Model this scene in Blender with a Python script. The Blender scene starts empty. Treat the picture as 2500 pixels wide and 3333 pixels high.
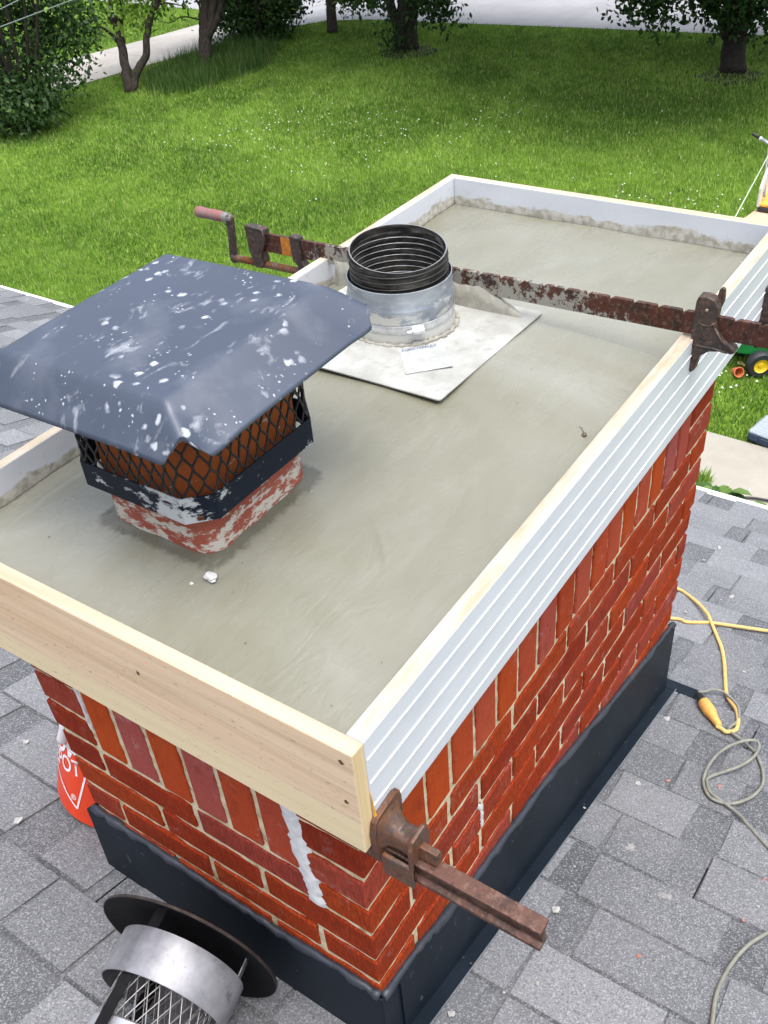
import bpy, bmesh, math, random
import numpy as np
from mathutils import Vector, Matrix
random.seed(7); RNG=np.random.default_rng(7)
C=bpy.context.scene.collection
sc=bpy.context.scene
# ---------------------------------------------------------------- camera
R=(0.553938,-0.829529,-0.070948); U=(0.543760,0.295940,0.785331); F=(0.630459,0.473603,-0.614997); CP=(-0.50191,-0.46139,1.18762); LENS=45.3370
cam=bpy.data.cameras.new('camera'); co=bpy.data.objects.new('camera',cam); C.objects.link(co)
co.matrix_world=Matrix(((R[0],U[0],-F[0],CP[0]),(R[1],U[1],-F[1],CP[1]),(R[2],U[2],-F[2],CP[2]),(0,0,0,1)))
cam.sensor_fit='HORIZONTAL'; cam.sensor_width=36; cam.lens=LENS; cam.clip_start=.02; cam.clip_end=500
sc.camera=co
# ---------------------------------------------------------------- world, sun, exposure
SUN_EL=math.radians(74); SUN_AZ=math.radians(-115)      # azimuth from +X towards +Y
w=bpy.data.worlds.new('World'); sc.world=w; w.use_nodes=True
nt=w.node_tree; nt.nodes.clear()
wo=nt.nodes.new('ShaderNodeOutputWorld'); bg=nt.nodes.new('ShaderNodeBackground'); sky=nt.nodes.new('ShaderNodeTexSky'); hs=nt.nodes.new('ShaderNodeHueSaturation')
sky.sky_type='NISHITA'; sky.sun_disc=False; sky.sun_elevation=SUN_EL; sky.sun_rotation=math.radians(90)-SUN_AZ
sky.dust_density=3.0; sky.air_density=1.0
hs.inputs['Saturation'].default_value=.45
tcw=nt.nodes.new('ShaderNodeTexCoord'); sxw=nt.nodes.new('ShaderNodeSeparateXYZ'); mrw=nt.nodes.new('ShaderNodeMapRange'); mxw=nt.nodes.new('ShaderNodeMix'); mxw.data_type='RGBA'; mxw.blend_type='MULTIPLY'; mxw.inputs[0].default_value=1
mrw.inputs[1].default_value=0; mrw.inputs[2].default_value=.9; mrw.inputs[3].default_value=.40; mrw.inputs[4].default_value=1.55
nt.links.new(tcw.outputs['Generated'],sxw.inputs[0]); nt.links.new(sxw.outputs[2],mrw.inputs[0])
nt.links.new(sky.outputs[0],hs.inputs['Color']); nt.links.new(hs.outputs[0],mxw.inputs[6]); nt.links.new(mrw.outputs[0],mxw.inputs[7]); nt.links.new(mxw.outputs[2],bg.inputs[0]); nt.links.new(bg.outputs[0],wo.inputs[0])
bg.inputs[1].default_value=.15
sl=bpy.data.lights.new('sun','SUN'); so=bpy.data.objects.new('sun',sl); C.objects.link(so)
sl.energy=.75; sl.angle=math.radians(45); sl.color=(1,.96,.9)
sd=Vector((math.cos(SUN_EL)*math.cos(SUN_AZ),math.cos(SUN_EL)*math.sin(SUN_AZ),math.sin(SUN_EL)))
so.rotation_euler=sd.to_track_quat('Z','Y').to_euler()
sc.view_settings.view_transform='Standard'; sc.view_settings.look='None'; sc.view_settings.gamma=1; sc.view_settings.exposure=1.24
# ---------------------------------------------------------------- helpers
class NT:
    def __init__(s,name,rough=.6,metal=0.,spec=.5):
        s.m=bpy.data.materials.new(name); s.m.use_nodes=True; s.t=s.m.node_tree; s.b=s.t.nodes['Principled BSDF']
        s.b.inputs['Roughness'].default_value=rough; s.b.inputs['Metallic'].default_value=metal; s.b.inputs['Specular IOR Level'].default_value=spec
        s._c=None
    def n(s,ty,**k):
        x=s.t.nodes.new(ty)
        for a,v in k.items(): setattr(x,a,v)
        return x
    def l(s,a,b): s.t.links.new(a,b)
    def co(s,scale=(1,1,1),rot=(0,0,0),kind='Object'):
        if s._c is None: s._c=s.n('ShaderNodeTexCoord')
        mp=s.n('ShaderNodeMapping'); mp.inputs['Scale'].default_value=scale; mp.inputs['Rotation'].default_value=rot
        s.l(s._c.outputs[kind],mp.inputs[0]); return mp.outputs[0]
    def noise(s,sc_,scale=(1,1,1),det=4,rough=.55,dist=0,rot=(0,0,0),off=0):
        x=s.n('ShaderNodeTexNoise'); x.inputs['Scale'].default_value=sc_; x.inputs['Detail'].default_value=det; x.inputs['Roughness'].default_value=rough; x.inputs['Distortion'].default_value=dist
        v=s.co(scale,rot)
        if off:
            a=s.n('ShaderNodeVectorMath',operation='ADD'); a.inputs[1].default_value=(off,off*1.3,off*.7); s.l(v,a.inputs[0]); v=a.outputs[0]
        s.l(v,x.inputs['Vector']); return x.outputs['Fac']
    def voro(s,sc_,scale=(1,1,1),feat='F1',out='Distance',rnd=1,warp=0):
        x=s.n('ShaderNodeTexVoronoi',feature=feat); x.inputs['Scale'].default_value=sc_; x.inputs['Randomness'].default_value=rnd
        v=s.co(scale)
        if warp:
            nn=s.n('ShaderNodeTexNoise'); nn.inputs['Scale'].default_value=sc_*1.5; s.l(v,nn.inputs['Vector'])
            m=s.n('ShaderNodeVectorMath',operation='MULTIPLY_ADD'); m.inputs[1].default_value=(warp,)*3
            s.l(nn.outputs['Color'],m.inputs[0]); s.l(v,m.inputs[2]); v=m.outputs[0]
        s.l(v,x.inputs['Vector']); return x.outputs[out]
    def ramp(s,f,stops,interp='LINEAR'):
        x=s.n('ShaderNodeValToRGB'); x.color_ramp.interpolation=interp; e=x.color_ramp.elements
        while len(e)<len(stops): e.new(.5)
        for i,(p,c) in enumerate(stops):
            e[i].position=p; e[i].color=(c if hasattr(c,'__len__') else (c,c,c))[:3]+(1,) if hasattr(c,'__len__') else (c,c,c,1)
        s.l(f,x.inputs[0]); return x.outputs[0]
    def step(s,f,a,b):
        x=s.n('ShaderNodeMapRange'); x.clamp=True; x.inputs[1].default_value=a; x.inputs[2].default_value=b; s.l(f,x.inputs[0]); return x.outputs[0]
    def math(s,op,a,b=None,c=None):
        x=s.n('ShaderNodeMath',operation=op)
        for i,v in enumerate((a,b,c)):
            if v is None: continue
            if isinstance(v,(int,float)): x.inputs[i].default_value=v
            else: s.l(v,x.inputs[i])
        return x.outputs[0]
    def mix(s,f,a,b,mode='MIX'):
        x=s.n('ShaderNodeMix',data_type='RGBA',blend_type=mode)
        for i,v in ((0,f),(6,a),(7,b)):
            if isinstance(v,(int,float)): x.inputs[i].default_value=v
            elif isinstance(v,(tuple,list)): x.inputs[i].default_value=tuple(v)[:3]+(1,)
            else: s.l(v,x.inputs[i])
        return x.outputs[2]
    def xyz(s,kind='Object'):
        if s._c is None: s._c=s.n('ShaderNodeTexCoord')
        x=s.n('ShaderNodeSeparateXYZ'); s.l(s._c.outputs[kind],x.inputs[0]); return x.outputs
    def attr(s,name,out='Color'):
        x=s.n('ShaderNodeAttribute'); x.attribute_name=name; return x.outputs[out]
    def attrsep(s,name):
        x=s.n('ShaderNodeSeparateColor'); s.l(s.attr(name),x.inputs[0]); return x.outputs
    def col(s,c):
        i=s.b.inputs['Base Color']
        if isinstance(c,(tuple,list)): i.default_value=tuple(c)[:3]+(1,)
        else: s.l(c,i)
        return s
    def rough(s,f): s.l(f,s.b.inputs['Roughness']); return s
    def bump(s,h,st=.3,d=.002):
        x=s.n('ShaderNodeBump'); x.inputs['Strength'].default_value=st; x.inputs['Distance'].default_value=d
        s.l(h,x.inputs['Height'])
        cur=s.b.inputs['Normal']
        if cur.is_linked: s.l(cur.links[0].from_socket,x.inputs['Normal'])
        s.l(x.outputs[0],cur); return s
def mesh(name,V,Fc,mat=None,parent=None,smooth=False,attr=None,mi=None):
    me=bpy.data.meshes.new(name); me.from_pydata([tuple(map(float,v)) for v in V],[],[tuple(f) for f in Fc])
    mats=mat if isinstance(mat,(list,tuple)) else [mat]
    for m in mats:
        if m: me.materials.append(m.m if isinstance(m,NT) else m)
    if mi is not None: me.polygons.foreach_set('material_index',mi)
    if smooth: me.polygons.foreach_set('use_smooth',[True]*len(me.polygons))
    if attr is not None:                                   # per face colours
        ca=me.color_attributes.new('tone','FLOAT_COLOR','CORNER'); L=np.empty((len(me.loops),4),np.float32)
        cnt=np.array([len(f) for f in Fc]); L[:]=np.repeat(np.asarray(attr,np.float32),cnt,axis=0); ca.data.foreach_set('color',L.ravel())
    me.update()
    o=bpy.data.objects.new(name,me); C.objects.link(o)
    if parent: o.parent=parent
    return o
class MB:
    def __init__(s): s.V=[];s.F=[];s.A=[];s.M=[];s.cur=(0,0,0,1);s.m=0
    def add(s,V,Fc):
        o=len(s.V); s.V+= [tuple(v) for v in V]; s.F+=[tuple(i+o for i in f) for f in Fc]; s.A+=[s.cur]*len(Fc); s.M+=[s.m]*len(Fc)
    def box(s,a,b,T=None,j=0):
        x0,y0,z0=a;x1,y1,z1=b
        V=[(x0,y0,z0),(x1,y0,z0),(x1,y1,z0),(x0,y1,z0),(x0,y0,z1),(x1,y0,z1),(x1,y1,z1),(x0,y1,z1)]
        if j: V=[tuple(c+random.uniform(-j,j) for c in v) for v in V]
        if T: V=[tuple(T@Vector(v)) for v in V]
        s.add(V,[(0,3,2,1),(4,5,6,7),(0,1,5,4),(1,2,6,5),(2,3,7,6),(3,0,4,7)])
    def cbox(s,a,b,c,T=None,j=0):                          # box with chamfered edges
        L=[a[i] for i in range(3)];H=[b[i] for i in range(3)]
        V=[];idx={}
        for sx in (0,1):
            for sy in (0,1):
                for sz in (0,1):
                    jj=[random.uniform(-j,j) for _ in range(3)] if j else (0,0,0)
                    for ax in range(3):
                        p=[(H if q else L)[i]+(0 if i==ax else (c if q==0 else -c))+jj[i] for i,q in enumerate((sx,sy,sz))]
                        idx[(sx,sy,sz,ax)]=len(V); V.append(tuple(T@Vector(p)) if T else tuple(p))
        I=lambda *k: idx[k]
        Fc=[]
        for ax in range(3):
            o=[i for i in range(3) if i!=ax]
            for q in (0,1):
                r=[]
                for (u,w_) in ((0,0),(1,0),(1,1),(0,1)):
                    k=[0,0,0];k[ax]=q;k[o[0]]=u;k[o[1]]=w_; r.append(I(*k,ax))
                flip=(q==0)!=(ax==1)
                Fc.append(tuple(r[::-1] if flip else r))
        for ax in range(3):                                # edges along ax
            o=[i for i in range(3) if i!=ax]
            for u in (0,1):
                for w_ in (0,1):
                    k0=[0,0,0];k0[o[0]]=u;k0[o[1]]=w_;k1=list(k0);k1[ax]=1
                    f=(I(*k0,o[0]),I(*k1,o[0]),I(*k1,o[1]),I(*k0,o[1]))
                    Fc.append(f)
        for sx in (0,1):
            for sy in (0,1):
                for sz in (0,1): Fc.append((I(sx,sy,sz,0),I(sx,sy,sz,1),I(sx,sy,sz,2)))
        s.add(V,Fc)
    def tube(s,pts,r,n=8,cap=True,flat=None):
        P=[Vector(p) for p in pts]; rr=r if hasattr(r,'__len__') else [r]*len(P)
        V=[];Fc=[]; up=Vector((0,0,1)); prev=None
        for i,p in enumerate(P):
            t=(P[min(i+1,len(P)-1)]-P[max(i-1,0)]).normalized()
            if prev is None:
                a=t.cross(up); 
                if a.length<.1: a=t.cross(Vector((1,0,0)))
            else: a=prev-t*prev.dot(t)
            a.normalize(); prev=a; b=t.cross(a)
            for k in range(n):
                an=2*math.pi*k/n; V.append(p+(a*math.cos(an)+b*math.sin(an))*rr[i])
        for i in range(len(P)-1):
            for k in range(n):
                k2=(k+1)%n; Fc.append((i*n+k,i*n+k2,(i+1)*n+k2,(i+1)*n+k))
        if cap: Fc.append(tuple(range(n))[::-1]); Fc.append(tuple((len(P)-1)*n+k for k in range(n)))
        s.add(V,Fc)
    def lathe(s,prof,T=None,n=48,a0=0,a1=2*math.pi,closed=True):
        V=[];Fc=[];m=len(prof); cnt=n if closed else n+1
        for k in range(cnt):
            a=a0+(a1-a0)*k/n
            for (r,z) in prof:
                p=Vector((r*math.cos(a),r*math.sin(a),z)); V.append(T@p if T else p)
        for k in range(n):
            k2=(k+1)%cnt
            for i in range(m-1): Fc.append((k*m+i,k2*m+i,k2*m+i+1,k*m+i+1))
        s.add(V,Fc)
    def prism(s,poly,d,T=None):                            # outline in (u,v), extruded to w=0..d ; T maps (u,v,w)
        n=len(poly); V=[(u,v,0) for u,v in poly]+[(u,v,d) for u,v in poly]
        if T: V=[tuple(T@Vector(v)) for v in V]
        s.add(V,[tuple(range(n))[::-1],tuple(range(n,2*n))]+[(i,(i+1)%n,n+(i+1)%n,n+i) for i in range(n)])
    def build(s,name,mat,parent=None,smooth=False,bevel=0,at=True):
        o=mesh(name,s.V,s.F,mat,parent,smooth,s.A if at else None,s.M)
        bm=bmesh.new(); bm.from_mesh(o.data); bmesh.ops.recalc_face_normals(bm,faces=bm.faces); bm.to_mesh(o.data); bm.free()
        if bevel:
            b=o.modifiers.new('b','BEVEL'); b.width=bevel; b.segments=2; b.limit_method='ANGLE'; b.angle_limit=math.radians(40)
        if smooth=='auto':
            o.data.set_sharp_from_angle(angle=math.radians(40))
        return o
def tag(o,label=None,cat=None,group=None,kind=None):
    if label: o['label']=label
    if cat: o['category']=cat
    if group: o['group']=group
    if kind: o['kind']=kind
    return o
def thing(name,label,cat,loc=(0,0,0),group=None):
    o=bpy.data.objects.new(name,None); o.empty_display_size=.05; C.objects.link(o); o.location=loc
    tag(o,label,cat,group); return o
def setp(o,p):                                             # parent while keeping world coordinates
    o.parent=p; o.matrix_parent_inverse=Matrix.Translation(p.location).inverted(); return o
def part(b,name,mat,p,**k): return setp(b.build(name,mat,**k),p)
def frame(o,z,x=(1,0,0)):                                  # matrix at o with local z along z
    z=Vector(z).normalized(); x=Vector(x); x=(x-z*x.dot(z)).normalized(); y=z.cross(x)
    return Matrix(((x[0],y[0],z[0],o[0]),(x[1],y[1],z[1],o[1]),(x[2],y[2],z[2],o[2]),(0,0,0,1)))
def smoothpath(pts,n=6):
    P=[Vector(p) for p in pts]; P=[P[0]*2-P[1]]+P+[P[-1]*2-P[-2]]; out=[]
    for i in range(1,len(P)-2):
        for k in range(n):
            t=k/n;a,b,c,d=P[i-1],P[i],P[i+1],P[i+2]
            out.append(.5*((2*b)+(c-a)*t+(2*a-5*b+4*c-d)*t*t+(3*b-a-3*c+d)*t**3))
    out.append(P[-2]); return out
def rz(x): return -.405-.318*x                             # roof surface height
# ---------------------------------------------------------------- materials
def rusty(name,base=(.06,.05,.045),rust=(.16,.06,.025),amt=.5,crust=0):
    m=NT(name,.6,.45)
    f=m.noise(35,det=6,rough=.7); g=m.noise(140,det=3,off=3)
    c=m.mix(m.step(f,.5-amt*.25,.66-amt*.25),base,rust); c=m.mix(m.math('MULTIPLY',m.step(g,.52,.66),.6),c,(.18,.115,.09)); c=m.mix(m.math('MULTIPLY',m.step(m.noise(75,det=5,rough=.75,off=21),.54,.62),.6),c,tuple(x*.35 for x in base))
    if crust:
        h=m.noise(60,det=6,rough=.75,off=9); yy=m.xyz()[1]; cm=m.math('MULTIPLY',m.step(yy,-.02,.14),m.step(yy,.72,.64)); h=m.math('ADD',h,m.math('MULTIPLY',m.math('SUBTRACT',cm,1.0),.25)); h=m.math('ADD',h,m.math('MULTIPLY',m.step(m.xyz()[2],.462,.44),.10)); c=m.mix(m.step(h,.50,.53),c,(.30,.29,.25)); m.bump(m.step(h,.44,.58),.6,.002)
    m.col(c); m.rough(m.step(f,-.3,1.2)); m.bump(g,.35,.0012); return m
def brickmat():
    m=NT('brick',.88,spec=.12); a=m.attrsep('tone')
    st=m.noise(1,(330,330,45),det=3,rough=.7); st2=m.noise(90,det=5,rough=.7,off=5); bl=m.noise(9,det=4,off=2)
    c=m.mix(a[0],(.235,.024,.008),(.50,.078,.011)); c=m.mix(m.math('MULTIPLY',m.step(bl,.35,.7),.6),c,(.38,.043,.010))
    c=m.mix(a[1],c,(.34,.085,.078))
    sm=m.math('MULTIPLY',m.step(st,.42,.6),m.math('SUBTRACT',1.0,m.math('MULTIPLY',a[2],.75)))
    c=m.mix(m.math('MULTIPLY',sm,.42),c,(.12,.013,.006))
    ef=m.noise(16,det=6,rough=.7,off=11); e=m.math('MULTIPLY',m.step(ef,.56,.78),m.step(st2,.45,.62))
    e=m.math('MULTIPLY',e,m.math('ADD',.6,m.math('MULTIPLY',a[1],.9)))
    c=m.mix(e,c,(.50,.33,.31))
    pits=m.step(m.noise(120,det=4,rough=.7,off=7),.62,.70); c=m.mix(m.math('MULTIPLY',pits,.8),c,(.05,.012,.006))
    dk=m.noise(24,det=5,rough=.7,off=31); c=m.mix(m.math('MULTIPLY',m.step(dk,.55,.75),.5),c,(.10,.012,.006)); m.col(c); m.bump(sm,.7,.0018); m.bump(st2,1.0,.002); m.bump(pits,-.5,.002); return m
def mortarmat():
    m=NT('mortar',.9,spec=.2); f=m.noise(45,det=6,rough=.7); g=m.noise(220,det=3)
    c=m.ramp(f,[(.3,(.36,.27,.15)),(.5,(.55,.46,.30)),(.72,(.70,.62,.46))]); c=m.mix(m.step(m.noise(28,det=5,off=4),.6,.75),c,(.12,.09,.05)); m.col(c); m.bump(f,.6,.003); m.bump(g,.4,.001); return m
def woodmat(name,dark,light,axis,band=None,wash=0):
    m=NT(name,.65,spec=.3); s=[110,110,110]; s[axis]=2.5
    g=m.noise(1,tuple(s),det=5,rough=.6,dist=.4); s2=[22,22,22]; s2[axis]=1.2; g2=m.noise(1,tuple(s2),det=3,dist=1.2,off=3)
    c=m.mix(m.step(g2,.3,.7),light,dark); c=m.mix(m.math('MULTIPLY',m.step(g,.45,.72),.5),c,tuple(v*.62 for v in dark))
    if band:                                               # pale sapwood below a wavy line
        z=m.xyz()[2]; n_=m.noise(2.2,(1,1,1),det=2); zz=m.math('ADD',z,m.math('MULTIPLY',m.math('SUBTRACT',n_,.5),.05)); c=m.mix(m.step(zz,band+.006,band-.006),c,m.mix(m.math('MULTIPLY',m.step(g,.45,.72),.35),(.66,.54,.34),(.50,.37,.20)))
        fl=m.noise(1,(380,90,300),det=2,off=8); c=m.mix(m.math('MULTIPLY',m.step(fl,.66,.72),.55),c,(.20,.11,.04))
    if wash:
        w1=m.noise(1,(7,45,45),det=6,rough=.7,off=6); c=m.mix(m.math('MULTIPLY',m.step(w1,.40,.85),.8),c,(.64,.62,.58))
    gr=m.noise(30,det=5,rough=.7,off=15); c=m.mix(m.math('MULTIPLY',m.step(gr,.66,.74),.5),c,(.38,.37,.33))
    m.col(c); m.bump(g,.25,.0008); return m
def paintmat(name='white_board_paint',smear=None):
    m=NT(name,.5,spec=.4); f=m.noise(7,(1,1,3),det=5); c=m.mix(m.step(f,.3,.75),(.58,.60,.635),(.50,.52,.56))
    sc=m.noise(60,(.4,1,1),det=5,rough=.7,off=3); c=m.mix(m.math('MULTIPLY',m.step(sc,.67,.72),.45),c,(.45,.44,.42))
    if smear:
        z=m.xyz()[2]; n_=m.noise(9,(1,1,2),det=6,rough=.7,off=2); zz=m.math('SUBTRACT',z,m.math('MULTIPLY',m.math('SUBTRACT',n_,.5),.085))
        c=m.mix(m.math('MULTIPLY',m.step(zz,smear+.002,smear-.004),.95),c,m.mix(m.step(m.noise(70,det=5,off=8),.4,.6),(.30,.28,.22),(.5,.48,.42)))
        sp=m.noise(42,det=6,rough=.75,off=5); c=m.mix(m.math('MULTIPLY',m.step(sp,.6,.64),.6),c,(.47,.45,.41))
    m.col(c); m.bump(sc,.15,.0008); return m
def concretemat():
    m=NT('wet_concrete',.35,spec=.5)
    f=m.noise(2.3,det=5,rough=.55,dist=.6); g=m.noise(1,(9,26,9),det=4,dist=.8,off=3,rot=(0,0,.5)); h=m.noise(260,det=2)
    c=m.ramp(f,[(.3,(.160,.155,.110)),(.5,(.192,.188,.144)),(.70,(.235,.235,.200))]); c=m.mix(m.math('MULTIPLY',m.step(g,.5,.72),.12),c,(.30,.30,.27))
    x=m.xyz(); dd=m.step(m.math('ADD',m.attr('wet','Fac'),m.math('MULTIPLY',m.math('SUBTRACT',m.noise(1,(60,60,60),det=5,rough=.7,off=17,dist=.8),.5),.9)),.42,.72); dd=m.math('MULTIPLY',dd,m.step(m.attr('wet','Fac'),.02,.2)); c=m.mix(m.math('MULTIPLY',dd,.7),c,(.060,.056,.038))
    pit=m.step(m.noise(75,det=3,off=12),.735,.76); c=m.mix(m.math('MULTIPLY',pit,.8),c,(.07,.065,.045))
    m.col(c); m.rough(m.ramp(m.noise(4,(1,2.5,1),det=4,off=7,dist=.5),[(.35,.17),(.5,.25),(.68,.42)]))
    tr=m.noise(1,(7,26,5),det=5,rough=.55,dist=3.2,rot=(0,0,.65),off=4)
    tr2=m.noise(1,(30,8,5),det=4,rough=.6,dist=2.6,rot=(0,0,.2),off=9)
    m.bump(tr,.32,.004); m.bump(m.math('MULTIPLY',tr2,m.step(f,.45,.62)),.35,.0035); m.bump(m.noise(55,det=4,off=2),.07,.0015); return m
def shinglemat():
    m=NT('asphalt_shingle',.9,spec=.25); a=m.attrsep('tone')
    g=m.noise(420,det=2,rough=.7); g2=m.voro(420,out='Color'); sp=m.n('ShaderNodeSeparateColor'); m.l(g2,sp.inputs[0])
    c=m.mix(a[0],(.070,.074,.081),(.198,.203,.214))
    c=m.mix(m.math('MULTIPLY',m.step(sp.outputs[0],.60,.98),.48),c,(.42,.43,.45)); c=m.mix(m.math('MULTIPLY',m.step(sp.outputs[1],.62,.95),.5),c,(.035,.037,.042))
    d=m.noise(3.2,det=5,rough=.6,off=3); c=m.mix(m.math('MULTIPLY',m.step(d,.46,.74),.25),c,(.28,.28,.285))
    sp_=m.step(m.noise(13,det=4,rough=.6,off=8),.70,.76); c=m.mix(m.math('MULTIPLY',sp_,.4),c,(.50,.48,.44))
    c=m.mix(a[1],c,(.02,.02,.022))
    m.col(c); m.bump(g,.7,.0025); return m
def flashmat():
    m=NT('slate_metal',.55,.0,.18); f=m.noise(6,det=5,rough=.6); s1=m.noise(1,(60,60,14),det=5,rough=.7,off=3)
    c=m.mix(m.step(f,.35,.7),(.005,.009,.015),(.010,.016,.025)); c=m.mix(m.math('MULTIPLY',m.step(s1,.66,.75),.5),c,(.22,.23,.25))
    sp=m.step(m.voro(60,warp=.02),.10,.06); c=m.mix(m.math('MULTIPLY',m.math('MULTIPLY',sp,m.step(m.noise(8,off=9),.5,.6)),.6),c,(.5,.5,.5)); m.col(c); m.bump(f,.2,.004); return m
def leafmat(name,c0,c1,c2):
    m=NT(name,.55,spec=.35); a=m.attrsep('tone'); c=m.mix(a[0],c0,c1); c=m.mix(m.step(a[1],.75,1),c,c2); m.col(c)
    tr=m.n('ShaderNodeBsdfTranslucent'); m.l(c if not isinstance(c,tuple) else None,tr.inputs[0]); mx=m.n('ShaderNodeMixShader'); mx.inputs[0].default_value=.3
    out=m.t.nodes['Material Output']; m.l(m.b.outputs[0],mx.inputs[1]); m.l(tr.outputs[0],mx.inputs[2]); m.l(mx.outputs[0],out.inputs[0]); return m
def flat(name,c,rough=.5,metal=0.,noise=0,ns=40,bump=0):
    m=NT(name,rough,metal)
    f=m.noise(ns,det=5,rough=.65)
    k=noise or .12
    m.col(m.mix(m.step(f,.35,.68),tuple(x*(1-k) for x in c),tuple(min(1,x*(1+k)) for x in c)))
    if bump: m.bump(f,bump,.001)
    return m
M_brick=brickmat(); M_mortar=mortarmat(); M_conc=concretemat(); M_sh=shinglemat(); M_flash=flashmat()
M_woodf=woodmat('raw_pine',(.60,.42,.265),(.69,.53,.36),1,band=.326); M_woodt=woodmat('pine_top',(.42,.335,.235),(.50,.43,.33),1); M_woodx=woodmat('washed_pine_top',(.36,.285,.195),(.45,.38,.28),0,wash=.45)
M_wend=woodmat('pine_end_grain',(.60,.44,.24),(.70,.55,.33),2)
M_paint=paintmat(); M_painti=paintmat('smeared_white_paint',.402); M_bead=flat('bead_white',(.74,.75,.76),.4)
M_rust=rusty('rusty_iron',(.085,.065,.055),(.15,.065,.035),.5); M_rustbar=rusty('rusty_crusted_bar',(.035,.024,.020),(.085,.028,.016),.6,crust=.5); M_rustlow=rusty('rusty_brown_bar',(.055,.030,.022),(.11,.050,.034),.5); M_iron=rusty('cast_iron',(.05,.043,.04),(.09,.055,.04),.25)
M_cement=flat('dried_cement',(.27,.26,.22),.9,0,.2,60,.8)
# ---------------------------------------------------------------- setting: ground, lawn, roads
GZ=-3.7
def groundmat():
    m=NT('lawn_soil',.9,spec=.1); f=m.noise(.35,det=5,rough=.6); g=m.noise(9,det=5,rough=.7); c=m.ramp(f,[(.3,(.07,.14,.014)),(.5,(.115,.20,.02)),(.7,(.16,.26,.028))]); c=m.mix(m.math('MULTIPLY',m.step(g,.4,.7),.6),c,(.035,.07,.008)); m.col(c); m.bump(g,.5,.05); return m
M_ground=groundmat()
def sheet(name,pts,z,mat,label=None):
    o=mesh(name,[(x,y,z) for x,y in pts],[tuple(range(len(pts)))],mat); tag(o,kind='structure'); return o
sheet('ground',[(-150,-150),(200,-150),(200,200),(-150,200)],GZ,M_ground)
def pavemat(name,a,b,j=None):
    m=NT(name,.85,spec=.25); f=m.noise(1.2,det=6,rough=.6); g=m.noise(60,det=4,rough=.7); c=m.mix(m.step(f,.35,.68),a,b); c=m.mix(m.math('MULTIPLY',m.step(g,.55,.7),.25),c,tuple(x*.6 for x in a))
    st=m.noise(1,(.5,3,1),det=4,off=5); c=m.mix(m.math('MULTIPLY',m.step(st,.55,.75),.3),c,tuple(x*.62 for x in a)); m.col(c); m.bump(g,.3,.003); return m
M_drive=pavemat('driveway_concrete',(.30,.28,.255),(.38,.36,.33)); M_road=pavemat('pale_asphalt',(.27,.27,.28),(.32,.32,.33)); M_walk=pavemat('walk_concrete',(.27,.25,.205),(.345,.325,.275))
Z1=GZ+.012
def slab(name,pts,z0,z1,mat):
    b=MB(); b.prism(pts,z1-z0,Matrix.Translation((0,0,z0))); o=b.build(name,mat); tag(o,kind='structure'); return o
roadnear=[(21.4,-40),(20.95,0),(20.74,5.05),(20.51,7.61),(20.25,10.73),(20.14,11.66),(19.95,14.03),(19.58,15.0),(18.9,15.45),(18.77,15.9)]
slab('road',roadnear+[(18.4,16.0),(18.43,18.1),(19.2,18.4),(19.8,19.2),(20.1,24),(20.3,60),(23.6,60),(23.5,9),(23.7,-40)],GZ-.05,GZ+.02,M_road)
slab('driveway',[(6.0,18.0),(12.44,16.8),(14.36,16.48),(16.74,16.04),(18.398,16.0),(18.428,18.03),(16.68,18.26),(15.04,18.59),(13.65,18.89),(6.0,20.3)],GZ-.05,GZ+.03,M_drive)
b=MB()
for x in (15.5,): b.box((x,16.25,GZ+.0305),(x+.012,18.5,GZ+.032),Matrix.Rotation(0,4,'Z'))
tag(b.build('driveway_joint',flat('joint_dirt',(.25,.23,.2),.9)),kind='structure')
slab('walkway',[(5.35,-4),(6.72,-4),(6.77,.88),(6.79,1.43),(6.86,2.6),(6.95,3.3),(5.6,3.3)],GZ-.05,GZ+.035,M_walk)
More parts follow.
